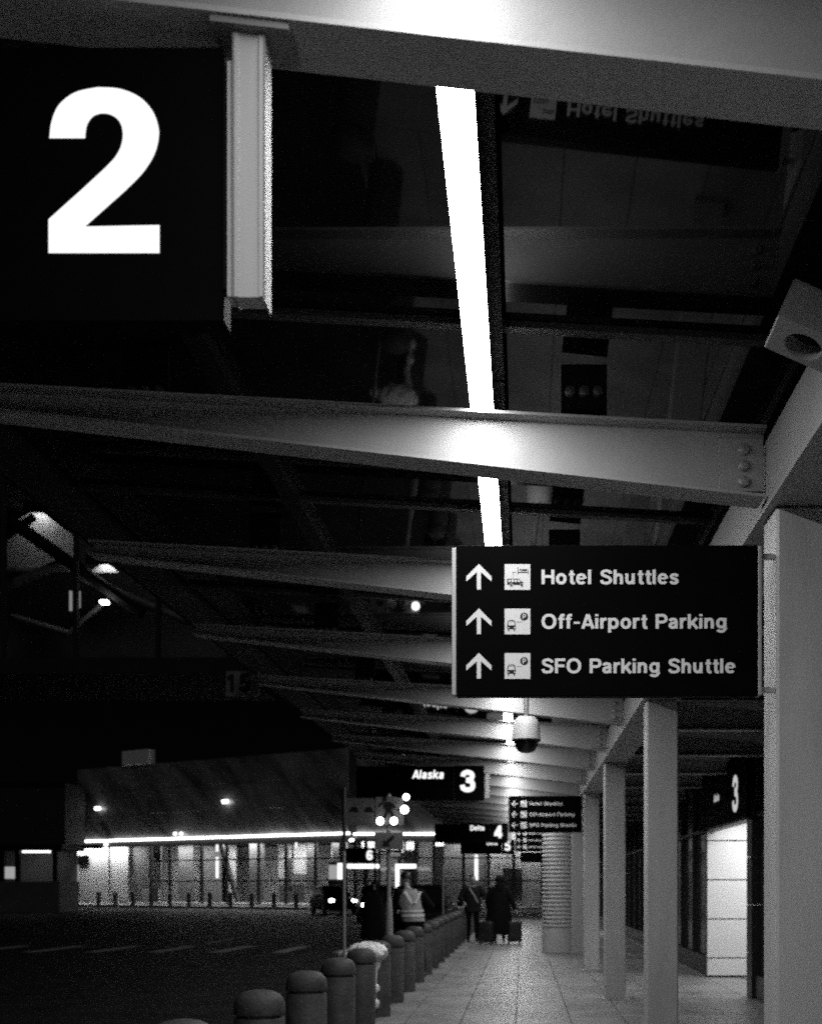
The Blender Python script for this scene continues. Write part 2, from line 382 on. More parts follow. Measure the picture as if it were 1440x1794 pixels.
# long beam over the columns
lb = B().box(1.062,1.36,-9,50,3.152,3.44).build('long_beam', 'steel_paint', can)
B().box(1.05,1.372,-9,50,3.128,3.15).build('bottom_flange', 'steel_paint', lb)
for k, y in enumerate(COL_Y):
    c = B().cbox(1.085,1.36,y,y+0.25,0.012,3.126,0.012).build('column', 'column_paint', can)
    if k >= 4: B().box(1.06,1.41,y-0.04,y+0.29,0.0025,0.016).build('base_plate', 'column_paint', c)
# dark reflecting roof glass, one pane per bay and strip
XS = [(-2.72,-1.41),(-1.39,-0.25),(-0.068,1.19),(1.21,2.40),(2.42,3.03)]
gm = {}
JY = [y-0.2 for y in BEAM_Y] + [BEAM_Y[-1]+2.0]
for j in range(len(JY)-1):
    l = JY[j+1]-JY[j]-0.024; key = round(l,3)
    for i, (a, c) in enumerate(XS):
        if (i, key) not in gm:
            gm[(i, key)] = B().prism_y([(a,zglass(a)),(c,zglass(c)),(c,zglass(c)+0.02),(a,zglass(a)+0.02)],0,l).mesh('roof_pane', 'roof_glass')
        inst(gm[(i, key)], 'roof_pane', can, (-1.2, JY[j]+0.012-4.7, 0))
for x in (-1.40, 1.20, 2.41):
    B().box(x-0.045,x+0.045,-9,50,zglass(x)-0.075,zglass(x)-0.004).build('purlin', 'dark_metal', can)
for j in range(len(JY)):
    B().prism_y([(-2.72,zglass(-2.72)-0.03),(3.03,zglass(3.03)-0.03),(3.03,zglass(3.03)-0.003),(-2.72,zglass(-2.72)-0.003)],JY[j]-0.028,JY[j]+0.028).build('glazing_bar', 'gasket', can)
B().box(-2.792,-2.762,-9,50,3.70,4.02).build('edge_fascia', 'dark_metal', can)

# strip lights, one per bay
hx0, hx1, lx0, lx1, lz = -0.240, -0.080, -0.2225, -0.1265, 3.574
grp = 'strip lights in a line under the canopy'
proto_sl = None; vis = 0
for j in range(len(BEAM_Y)-1):
    y0, y1 = BEAM_Y[j]+0.10, BEAM_Y[j+1]+0.08
    t = thing('strip_light', '', 'strip light', (-0.175, y0, lz), grp)
    hb = B().box(hx0,hx1,y0,y1,lz+0.15,3.812).box(lx0+0.01,lx1-0.01,y0,y1,lz+0.0695,lz+0.1495)
    hb.build('housing', 'housing', t)
    B().box(lx0,lx1,y0,y1,lz+0.0045,lz+0.069).build('lamp_body', 'housing', t)
    B().add([(lx0,y0,lz),(lx1,y0,lz),(lx1,y1,lz),(lx0,y1,lz)],[(0,3,2,1)]).build('lens', 'strip_light', t)
    if y0 < 0: t['label'] = 'white strip light of the canopy row behind the viewer, %s back' % ['fifth','fourth','third','second','nearest'][j]
    else:
        t['label'] = 'long white strip light under the canopy, %s of the row' % ORD[vis]; vis += 1

# ------------------------------------------------------------------ bollards along the kerb
bol = thing('bollard', '', 'bollard', (0,0,0), 'bollards along the kerb')
pb = B().lathe([(0.150,0.0),(0.150,0.698),(0.146,0.704),(0.128,0.706),(0.128,0.726)], 28).build('post', 'bollard', bol, smooth=True)
cp = B().lathe([(0.140,0.724),(0.150,0.7245),(0.1535,0.732),(0.153,0.775),(0.143,0.812),(0.120,0.842),(0.085,0.860),(0.045,0.868),(0.01,0.870)], 28).build('cap', 'bollard', bol, smooth=True)
NB = 24
for k in range(NB):
    o = bol if k == 0 else copy_tree(bol)
    yb = 5.12+1.475*k; o.location = (-1.60-0.075*min(1,max(0,(yb-8)/5)), yb, 0.0); o.rotation_euler = (R(random.uniform(-.9,.9)), R(random.uniform(-.9,.9)), random.random()*6)
    o['label'] = 'dark concrete bollard by the kerb, %s in the row from the viewer' % ORD[k]

# ------------------------------------------------------------------ hotel shuttle signs on the columns
def pictogram_bus_front(b, x, z, s, y):       # bus seen from the front, lower left, P disc upper right
    def rect(x0,z0,x1,z1,k=0): b.add([(x+x0*s,y-k*0.0004,z+z0*s),(x+x1*s,y-k*0.0004,z+z0*s),(x+x1*s,y-k*0.0004,z+z1*s),(x+x0*s,y-k*0.0004,z+z1*s)],[(0,1,2,3)], 0 if k < 2 else 1)
    P = [(.10,.20),(.10,.38),(.13,.52),(.20,.555),(.33,.555),(.40,.52),(.43,.38),(.43,.20)]
    b.add([(x+p[0]*s,y,z+p[1]*s) for p in P],[tuple(range(8))])
    P = [(.135,.345),(.155,.475),(.375,.475),(.395,.345)]
    b.add([(x+p[0]*s,y-0.0008,z+p[1]*s) for p in P],[(0,1,2,3)],1)
    rect(.16,.492,.37,.515,2); rect(.13,.12,.175,.20,0); rect(.355,.12,.40,.20,0)
    for cx in (.15,.385):
        b.add([(x+(cx+.026*math.cos(a*math.pi/5))*s,y-0.0008,z+(.255+.026*math.sin(a*math.pi/5))*s) for a in range(10)],[tuple(range(10))],1)
    rect(.46,.472,.68,.485,0)
    b.add([(x+(.76+.155*math.cos(a*math.pi/16))*s,y,z+(.69+.155*math.sin(a*math.pi/16))*s) for a in range(32)],[tuple(range(32))])
    rect(.70,.59,.735,.79,2)
    L, Rr = ribbon([(.735,.775)]+el(.765,.725,.045,.05,90,-90,8)+[(.735,.675)], .035); n = len(L)
    b.add([(x+p.x*s,y-0.0009,z+p.y*s) for p in L]+[(x+p.x*s,y-0.0009,z+p.y*s) for p in Rr],[(i,i+1,n+i+1,n+i) for i in range(n-1)],1)
def pictogram_hotel(b, x, z, s, y):
    def rect(x0,z0,x1,z1,k=0): b.add([(x+x0*s,y-k*0.0004,z+z0*s),(x+x1*s,y-k*0.0004,z+z0*s),(x+x1*s,y-k*0.0004,z+z1*s),(x+x0*s,y-k*0.0004,z+z1*s)],[(0,1,2,3)], 0 if k < 2 else 1)
    P = [(.10,.19),(.10,.43),(.57,.43),(.66,.32),(.73,.28),(.73,.19)]
    b.add([(x+p[0]*s,y,z+p[1]*s) for p in P],[tuple(range(6))])
    for x0 in (.145,.265,.385): rect(x0,.30,x0+.09,.395,2)
    P = [(.51,.30),(.51,.395),(.56,.395),(.62,.30)]
    b.add([(x+p[0]*s,y-0.0008,z+p[1]*s) for p in P],[(0,1,2,3)],1)
    for cx in (.255,.665):
        b.add([(x+(cx+.065*math.cos(a*math.pi/8))*s,y-0.0009,z+(.185+.065*math.sin(a*math.pi/8))*s) for a in range(16)],[tuple(range(16))],1)
        b.add([(x+(cx+.045*math.cos(a*math.pi/8))*s,y-0.0013,z+(.185+.045*math.sin(a*math.pi/8))*s) for a in range(16)],[tuple(range(16))],0)
    rect(.32,.48,.335,.68,0); rect(.335,.665,.46,.68,0)
    rect(.505,.60,.53,.87,0); rect(.90,.60,.925,.81,0); rect(.53,.66,.90,.70,0); rect(.66,.735,.87,.80,0)
    b.add([(x+(.61+.038*math.cos(a*math.pi/6))*s,y,z+(.775+.038*math.sin(a*math.pi/6))*s) for a in range(12)],[tuple(range(12))])
def shuttle_sign(loc, left, label, extra=False):
    t = thing('shuttle_sign', label, 'sign', (0,0,0), 'shuttle direction signs on the columns')
    Wd, Ht = 1.312, 0.644
    B().cbox(0.016,Wd-0.01,0.004,0.06,0,Ht,0.003).build('panel', 'sign_black', t)
    B().cbox(-0.004,0.0155,0.0,0.066,0.004,Ht-0.012,0.002).build('end_cap', 'bolt_steel', t)
    B().cbox(Wd-0.0095,Wd+0.006,0.0,0.066,0.004,Ht-0.004,0.002).build('end_cap', 'aluminium', t)
    for zz in (0.02,Ht-0.05): B().box(Wd+0.0065,1.381,0.03,0.05,zz,zz+0.022).build('bracket', 'column_paint', t)
    S = Wd/539.0
    for r, (txt, yb) in enumerate([('Hotel Shuttles',1024),('Off-Airport Parking',1102),('SFO Parking Shuttle',1180)]):
        z0 = (1220-yb)*S; zc = z0+12.5*S; h = 25.5*S
        b = B(); xc = (839-793)*S; a = 23*S; w = 3.6*S*2
        if not left:
            P = [(-0.5*w,-22*S),(0.5*w,-22*S),(0.5*w,(22-13.5)*S),(22*S,-8*S),(22*S,1.0*S),(0,23*S),(-22*S,1.0*S),(-22*S,-8*S),(-0.5*w,(22-13.5)*S)]
        else:
            Q = [(-0.5*w,-22*S),(0.5*w,-22*S),(0.5*w,(22-13.5)*S),(22*S,-8*S),(22*S,1.0*S),(0,23*S),(-22*S,1.0*S),(-22*S,-8*S),(-0.5*w,(22-13.5)*S)]
            P = [(-q[1],q[0]) for q in Q]
        b.prism_y([(xc+p[0],zc+p[1]) for p in P],0.0015,0.0036)
        b.build('arrow', 'vinyl_white', t)
        s = 45*S
        sq = B().box((884-793)*S,(884-793)*S+s,0.0015,0.0036,zc-s/2,zc+s/2).build('pictogram', 'vinyl_white', t)
        b = B()
        (pictogram_hotel if r == 0 else pictogram_bus_front)(b,(884-793)*S,zc-s/2,s,0.0008)
        b.build('symbol', ['vinyl_black','vinyl_white'], sq)
        tw = {0:239,1:322,2:337}[r]*S
        w1 = text_width(txt,h,1.0,0.0)
        wf = tw/w1*1.015; xx = (949-793)*S
        for word in txt.split(' '):
            b = B(); lettering(b,word,xx,z0,h,0.0030,weight=1.14,wf=wf); b.build('lettering', 'vinyl_white', t)
            xx += text_width(word+' ',h,wf)
    if extra: B().cbox(0.15,Wd-0.01,0.01,0.06,-0.30,-0.02,0.003).build('lower_panel', 'sign_black', t)
    t.location = loc
    return t
shuttle_sign((-0.297,4.62,2.311), False, 'black shuttle sign with upward arrows on the nearest column')
shuttle_sign((-0.251,19.1,2.445), True, 'black shuttle sign with left arrows on the fourth column, fully readable')
shuttle_sign((-0.20,30.2,2.46), True, 'small far shuttle sign with left arrows under the other left arrow sign', True)

# ------------------------------------------------------------------ hanging airline signs
def number_sign(y, num, name, label, x1=-0.556, dz=0.0):
    y0 = y
    t = thing('airline_sign', label, 'sign', (x1, y0, 2.74), 'airline signs hung from the canopy beams')
    zb = 2.765+dz; zt = zbot(x1)-0.012
    B().box(x1-0.067,x1-0.004,y0+0.004,y0+0.052,zb+0.012,zt).build('post', 'aluminium', t)
    for xa in (x1-0.067,x1-0.0135): B().box(xa,xa+0.009,y0+0.0005,y0+0.0039,zb+0.012,zt).build('lip', 'aluminium', t)
    B().box(x1-0.0039,x1,y0,y0+0.058,zb,zt).build('side_plate', 'post_side', t)
    B().box(x1-0.071,x1-0.0675,y0,y0+0.056,zb+0.010,zt).build('side_plate', 'post_side', t)
    B().box(x1-0.0835,x1-0.0715,y0+0.006,y0+0.05,zb+0.015,zt-0.06).build('trim', 'aluminium', t)
    B().box(x1-0.094,x1-0.084,y0+0.014,y0+0.05,zb+0.035,zt-0.06).build('trim', 'housing', t)
    if dz == 0:
        B().prism_y([(x1-0.115,zbot(x1-0.115)-0.016),(x1+0.055,zbot(x1+0.055)-0.016),(x1+0.055,zbot(x1+0.055)-0.001),(x1-0.115,zbot(x1-0.115)-0.001)],y0-0.018,y0+0.10).build('mounting_plate', 'plate_paint', t)
    x0 = x1-2.19; zp = zt if dz == 0 else zt+0.15
    B().box(x1-0.585,x1-0.0945,y0+0.02,y0+0.075,zb-0.03,zp-0.02).build('number_panel', 'sign_black', t)
    B().box(x0,x1-0.592,y0+0.026,y0+0.075,zb-0.02,zp-0.03).build('name_panel', 'sign_black', t)
    B().box(x0,x1-0.60,y0+0.022,y0+0.0255,zb+0.255,zb+0.263).build('divider', 'housing', t)
    b = B(); lettering(b,num,x1-0.4765,2.881+dz,0.361,y0+0.0185,weight=1.32)
    b.build('number', 'digit_light', t)
    b = B(); w1 = text_width(name,0.14)
    lettering(b,name,x1-0.745-w1,3.10+dz,0.14,y0+0.0245,weight=1.15,shear=0.12 if name == 'Alaska' else 0)
    b.build('lettering', 'name_light', t)
    return t
number_sign(2.345, '2', 'Alaska', 'large hanging sign with a lit white number 2')
number_sign(17.78, '3', 'Alaska', 'hanging airline sign with a lit number 3 and an airline name', -0.535, 0.165)
number_sign(31.15, '4', 'Delta', 'small distant hanging sign with a lit number 4', -0.33)
number_sign(42.2, '5', 'Delta', 'farthest hanging sign with a lit number 5', -0.21)

# dome camera on a pole
dx = 0.034; dy = 9.155
t = thing('dome_camera', 'white dome security camera hanging on a pole below the shuttle sign', 'security camera', (dx,dy,2.6))
B().tube((dx,dy,2.90),(dx,dy,zbot(dx)),0.022,seg=14).build('pole', 'pole_grey', t, smooth=True)
B().lathe([(0.03,2.93),(0.075,2.925),(0.098,2.90),(0.112,2.85),(0.120,2.745),(0.120,2.735),(0.108,2.733)],28,(dx,dy,0)).build('shell', 'camera_housing', t, smooth=True)
B().lathe([(0.119,2.733),(0.121,2.722),(0.100,2.716)],28,(dx,dy,0)).build('ring', 'dark_metal', t, smooth=True)
B().lathe([(0.095,2.716),(0.096,2.69),(0.085,2.66),(0.062,2.636),(0.03,2.624),(0.005,2.621)],28,(dx,dy,0)).build('dome', 'dome', t, smooth=True)

# boxed spotlight on the long beam
t = thing('spotlight_box', 'grey boxed spotlight with a round opening on the canopy edge beam', 'spotlight', (0,0,0))
b = B()
hx, hy, hz = 0.12, 0.085, 0.075
rim = [(0.066*math.cos(2*math.pi*j/24)-0.0, 0.060*math.sin(2*math.pi*j/24)) for j in range(24)]
sq = []
for j in range(24):
    a = 2*math.pi*j/24; c, s_ = math.cos(a), math.sin(a); k = 1/max(abs(c), abs(s_))
    sq.append((max(-1,min(1,c*k*1.0))*hx, max(-1,min(1,s_*k))*hy))
b.rings([[(x*0.98,y*0.98,hz) for x,y in sq],[(x,y,hz-0.01) for x,y in sq],[(x,y,-hz+0.008) for x,y in sq],[(x*0.95,y*0.95,-hz) for x,y in sq],[(x,y,-hz) for x,y in rim],[(x*0.96,y*0.96,-hz+0.06) for x,y in rim]], True)
b.build('case', 'lamp_case', t, local=True)
B().rings([[(x*0.95,y*0.95,-hz+0.054) for x,y in rim],[(x*0.95,y*0.95,-hz+0.058) for x,y in rim]]).build('lens', 'dome', t, local=True)
B().box(0.075,0.16,-0.02,0.02,0.05,0.09).build('bracket', 'dark_metal', t, local=True)
t.location = (0.965,3.62,3.365); t.rotation_euler = (R(-6), R(24), 0)

# ------------------------------------------------------------------ terminal building on the right
tb = thing('terminal_building', 'dark glazed terminal building behind the columns with a bright entrance recess', 'building', (3.1,16,0))
FX = 3.06
def wall_seg(y0, y1):
    B().box(FX+0.02,FX+0.2,y0,y1,0.0,0.32).build('plinth', 'facade_frame', tb)
    n = max(1, round((y1-y0)/1.5)); w = (y1-y0)/n
    for k in range(n):
        ya = y0+k*w
        B().box(FX+0.08,FX+0.10,ya+0.03,ya+w-0.03,0.33,2.40).build('pane', 'facade_dark', tb)
        B().box(FX+0.08,FX+0.10,ya+0.03,ya+w-0.03,2.46,3.60).build('pane', 'facade_dark', tb)
        B().box(FX,FX+0.12,ya-0.028,ya+0.028,0.32,3.62).build('mullion', 'facade_frame', tb)
    B().box(FX+0.01,FX+0.115,y0+0.03,y1-0.03,2.402,2.458).build('transom', 'facade_frame', tb)
    B().box(FX+0.3,FX+0.4,y0,y1,0.0,3.8).build('inner_wall', 'black_wall', tb)
ENTR = [-0.95, 14.72, 32.9, 43.6]           # an entrance recess under each number
edges = [-9.0]
for e in ENTR: edges += [e-0.42, e+3.38]
edges.append(60.0)
for k in range(0, len(edges), 2): wall_seg(edges[k], edges[k+1])
for e in ENTR:
    # near pier of the entrance with joints, white far jamb, white back wall, lit soffit
    for z0,z1 in [(0.0,0.60),(0.605,1.245),(1.25,1.89),(1.895,2.398)]:
        B().cbox(3.04,4.4,e-0.34,e-0.02,z0+0.002,z1,0.004).build('pier_block', 'facade_frame', tb)
    for z0,z1 in [(0.03,0.305),(0.325,0.945),(0.965,1.59),(1.61,2.235),(2.255,2.62)]:
        B().cbox(3.04,5.2,e+3.08,e+3.14,z0,z1,0.003).build('jamb_panel', 'panel_white', tb)
    B().box(3.045,5.2,e+3.19,e+3.33,0.0,2.62).build('jamb_core', 'facade_frame', tb)
    B().box(5.2,5.3,e-0.32,e+3.28,0,2.7).build('back_wall', 'panel_white', tb)
    B().box(3.04,5.25,e,e+3.07,2.615,2.66).build('recess_soffit', 'panel_white', tb)
    B().box(3.30,4.9,e+0.28,e+2.78,2.585,2.612).build('ceiling_light', 'portal_light', tb)
    B().box(3.02,3.20,e-0.36,e+3.38,2.40,2.60).build('lintel', 'facade_frame', tb)
    B().box(3.60,5.25,e-0.02,e+3.08,0.0,0.006).build('threshold_floor', 'paver', tb)
    B().box(3.02,3.08,e-0.36,e+3.40,2.62,3.62).build('fascia', 'sign_black', tb)
B().box(3.05,6,-9,60,3.64,3.75).build('soffit', 'soffit', tb)
ds = thing('door_sign', 'black door sign with a tall white number 3 over the bright entrance', 'sign', (3.0,16.2,2.6))
B().box(2.965,3.015,14.36,18.12,2.41,3.30).build('panel', 'sign_black', ds)
b = B(); lettering(b,'3',0,0,0.52,0,weight=1.2,wf=1.15)
v = [(2.961-abs(p[1]), 15.28-p[0], 2.53+p[2]) for p in b.v]; b.v = v; b.build('number', 'door_digit', ds)
b = B(); lettering(b,'Alaska',0,0,0.12,0,weight=1.1); wv = text_width('Alaska',0.12)
b.v = [(2.961-abs(p[1]), 16.76-p[0], 2.79+p[2]) for p in b.v]; b.build('lettering', 'door_digit', ds)

# ribbed round pillar beyond the fourth column
t = thing('ribbed_pillar', 'thick pale round pillar with horizontal ribs beyond the fourth column', 'pillar', (0.83,24.4,0))
B().lathe([(0.36,0.0),(0.36,3.12)],40,(0.83,24.4,0)).build('core', 'shutter', t, smooth=True)
B().lathe([(0.385,0.012),(0.385,0.555),(0.37,0.56)],40,(0.83,24.4,0)).build('base_drum', 'shutter', t, smooth=True)
rib_m = B().lathe([(0.361,0.0),(0.384,0.012),(0.392,0.034),(0.384,0.058),(0.361,0.07)],40,cap=False).mesh('rib', 'shutter', smooth=True)
for k in range(27): inst(rib_m, 'rib', t, (0,0,0.575+0.092*k))

# ------------------------------------------------------------------ street poles and crossing sign
t = thing('street_pole', 'thin pole with a black upper half behind the fifth bollard', 'pole', (-1.93,11.75,-0.15))
B().tube((-1.93,11.75,-0.15),(-1.93,11.75,1.88),0.018,seg=10).build('lower_tube', 'pole_grey', t, smooth=True)
B().tube((-1.93,11.75,1.88),(-1.93,11.75,2.57),0.020,seg=10).build('upper_tube', 'pole_black', t, smooth=True)
t = thing('street_pole', 'thin grey pole standing right of the worker in the vest', 'pole', (-1.90,26.0,-0.15))
B().tube((-1.90,26,-0.15),(-1.90,26,2.0),0.02,seg=8).build('tube', 'pole_grey', t, smooth=True)
B().lathe([(0.04,-0.15),(0.04,-0.05),(0.02,-0.03)],10,(-1.90,26,0)).build('foot', 'pole_grey', t)

cy0 = 14.75
t = thing('crossing_sign', 'pedestrian crossing sign with four round lamps on a pole', 'sign', (-1.80,cy0,0))
xp = (681-VX)/FPX*cy0
B().tube((xp,cy0,0),(xp,cy0,2.75),0.030,seg=12).build('pole', 'pole_grey', t, smooth=True)
B().lathe([(0.06,0.0),(0.058,0.55),(0.052,1.05),(0.042,1.28),(0.031,1.34)],14,(xp+0.004,cy0,0)).build('sleeve', 'pole_grey', t, smooth=True)
def rectpx(b, x0,y0,x1,y1,d,th=0.02): 
    a, z1 = px(x0,y0,d); c, z0 = px(x1,y1,d); return b.box(a,c,d,d+th,z0,z1)
sp = rectpx(B(),658,1397,707,1446,cy0-0.06).build('pedestrian_panel', 'sign_grey', t)
cp_ = rectpx(B(),606,1399,655,1446,cy0-0.06).build('car_panel', 'sign_dim', t)
def polypx(b, pts, d): b.add([(px(x,y,d)[0], d, px(x,y,d)[1]) for x,y in pts],[tuple(range(len(pts)))]); return b
b = B(); q = cy0-0.0625
polypx(b,[(674+4.5*math.cos(a*.6283),1401+4.5*math.sin(a*.6283)) for a in range(10)],q)
polypx(b,[(671,1407),(684,1405),(688,1412),(686,1421),(676,1421),(672,1415)],q-0.001)
polypx(b,[(672,1408),(663,1416),(661,1413),(670,1405)],q-0.002)
polypx(b,[(686,1407),(694,1414),(692,1417),(685,1413)],q-0.002)
polypx(b,[(677,1419),(683,1420),(676,1434),(670,1433)],q-0.0015)
polypx(b,[(680,1420),(686,1419),(692,1432),(687,1434)],q-0.0025)
b.build('symbol', 'vinyl_black', sp)
for x0 in (611,637):
    b = B(); polypx(b,[(x0,1423),(x0+3,1418),(x0+6,1414),(x0+13,1414),(x0+16,1419),(x0+17,1424)],q); b.build('symbol', 'vinyl_black', cp_)
ap = rectpx(B(),656,1459,706,1489,cy0-0.06).build('arrow_panel', 'sign_grey', t)
b = B(); polypx(b,[(670,1484),(671,1472),(675,1475),(688,1464),(692,1468),(680,1479),(685,1483)],q); b.build('symbol', 'vinyl_black', ap)
rectpx(B(),664,1490,704,1494,cy0-0.05).build('bar', 'pole_black', t)
rectpx(B(),684,1495,701,1501,cy0-0.05).build('plate', 'panel_white', t)
for x,y,r in ((666,1439,.052),(690,1439,.052),(708.5,1419,.056),(711.5,1397,.045)):
    X, Z = px(x,y,cy0-0.10)
    l = B().ell((X,cy0-0.10,Z),(r,r*.6,r),14,8).build('lamp', 'beacon', t, smooth=True)
    B().tube((X,cy0-0.075,Z),(px(682,0,cy0)[0],cy0-0.035,Z),0.008,seg=6).build('lamp_arm', 'dark_metal', l)
    B().lathe([(r*1.05,0),(r*1.05,0.05)],12,(0,0,0)).build('lamp_hood', 'dark_metal', l, local=True)
    h = [c for c in l.children if c.name.startswith('lamp_hood')][0]; h.location = (X-t.location.x, cy0-0.09-t.location.y, Z-t.location.z); h.rotation_euler.x = R(-90)
    
# bay number sign at the canopy edge
bs = thing('bay_number_sign', 'dim square sign numbered 15 at the canopy edge', 'sign', (-2.87,11.3,3.45))
X0, Z1 = px(396,1176,11.26); X1, Z0 = px(453,1220,11.26)
B().box(X0,X1,11.26,11.29,Z0,Z1).build('panel', 'sign_dim', bs)
for ch, xx in (('1',396),('5',419)):
    b = B(); lettering(b,ch,px(xx,1,11.26)[0],px(1,1213,11.26)[1],0.19,11.2575,weight=1.25); b.build('digit', 'vinyl_black', bs)
B().box(X0+0.1,X1-0.1,11.291,11.36,Z1-0.1,3.72).build('bracket', 'dark_metal', bs)

# white plastic bag wrapped round the sixth bollard
t = thing('plastic_bag', 'crumpled white plastic bag hung on the sixth bollard with a knotted tail', 'bag', (-1.76,12.33,0.7))
def crumple(b, c, rad, seg=26, n=12, amp=0.16, lo=-0.35, seed=1, open_=True):
    rnd = random.Random(seed); rings = []
    ph = [rnd.uniform(0,6.28) for _ in range(8)]
    for k in range(n+1):
        a = math.pi/2*(1-k/n*(1-lo)) if open_ else math.pi/2-math.pi*k/n
        a = max(-1.49,min(1.49,a)); ring = []
        for j in range(seg):
            th = 2*math.pi*j/seg
            f = 1+amp*(0.5*math.sin(5*th+ph[0]+k*.4)+0.35*math.sin(9*th+ph[1]-k*.7)+0.3*math.sin(3*th+ph[2]+k*.9)+rnd.uniform(-.25,.25))*(0.25+0.75*k/n)
            ring.append((c[0]+rad[0]*math.cos(a)*math.cos(th)*f, c[1]+rad[1]*math.cos(a)*math.sin(th)*f, c[2]+rad[2]*math.sin(a)*(1+amp*.4*rnd.uniform(-1,1))))
        rings.append(ring)
    return b.rings(rings, not open_)
b = crumple(B(),(-1.76,12.36,0.745),(0.235,0.17,0.12),34,14,0.20,seed=3,lo=-0.75); b.build('hood', 'bag', t)
b = B(); rnd = random.Random(5); pr = []
for k in range(15):
    z = 0.71-k*0.048; w = 0.085*(1-k/17)+rnd.uniform(-.014,.014); xx = -1.665-0.010*k*.25+0.012*math.sin(k*.9)
    pr.append([(xx-w*.5,12.325+rnd.uniform(-.01,.01),z),(xx,12.30+rnd.uniform(-.015,.01),z+rnd.uniform(-.01,.01)),(xx+w*.6,12.32,z),(xx,12.338,z)])
b.rings(pr); b.build('tail', 'bag', t)
for (z,r) in ((0.335,.05),(0.165,.05)):
    crumple(B(),(-1.665,12.295,z),(r,r*.8,r*1.15),12,8,0.25,seed=int(z*100),open_=False).build('knot', 'bag', t)
b = crumple(B(),(-2.02,12.36,0.72),(0.075,0.06,0.05),14,8,0.3,seed=9,open_=False); b.build('flap', 'bag', t)

# ------------------------------------------------------------------ people
def remeshed(b, name, mats, assign, voxel=0.009, smooth_it=4):
    me = b.mesh(name+'_src', 'skin'); tmp = bpy.data.objects.new(name+'_src', me); C.objects.link(tmp)
    m = tmp.modifiers.new('r','REMESH'); m.mode = 'VOXEL'; m.voxel_size = voxel; m.adaptivity = 0
    s = tmp.modifiers.new('s','SMOOTH'); s.factor = 0.5; s.iterations = smooth_it
    dg = bpy.context.evaluated_depsgraph_get(); dg.update()
    out = bpy.data.meshes.new_from_object(tmp.evaluated_get(dg)); out.name = name
    bpy.data.objects.remove(tmp); bpy.data.meshes.remove(me)
    out.materials.clear()
    for x in mats: out.materials.append(M[x])
    idx = [assign(p.center) for p in out.polygons]
    out.polygons.foreach_set('material_index', idx); out.polygons.foreach_set('use_smooth', [True]*len(idx)); out.update()
    return out
def hand(b, wrist, d, side, curl=0.5, s=1.0):
    """palm and five fingers: d direction of the hand, thumb on the given side (vector)"""
    w = Vector(wrist); d = Vector(d).normalized(); t = Vector(side); t = (t-d*t.dot(d)).normalized(); nrm = d.cross(t)
    b.capsule(w, .026*s, w+d*.035*s, .030*s, 10, 3, .6)
    palm = w+d*.075*s
    b.capsule(w+d*.03*s+t*.012*s, .028*s, palm+t*.010*s, .026*s, 10, 3, .6); b.capsule(w+d*.03*s-t*.014*s, .026*s, palm-t*.014*s, .024*s, 10, 3, .6)
    for off, L in ((.030,.070),(.011,.080),(-.009,.074),(-.028,.058)):
        p0 = palm+t*off*s; p1 = p0+(d*math.cos(curl*.6)+nrm*math.sin(curl*.6))*L*.5*s; p2 = p1+(d*math.cos(curl*1.6)+nrm*math.sin(curl*1.6))*L*.5*s
        b.capsule(p0,.0105*s,p1,.0095*s,8,2); b.capsule(p1,.0095*s,p2,.008*s,8,2)
    p0 = w+d*.03*s+t*.03*s; p1 = p0+(d*.7+t*.6)*.04*s; p2 = p1+(d*.9+t*.1+nrm*curl*.5)*.032*s
    b.capsule(p0,.013*s,p1,.011*s,8,2); b.capsule(p1,.011*s,p2,.009*s,8,2)
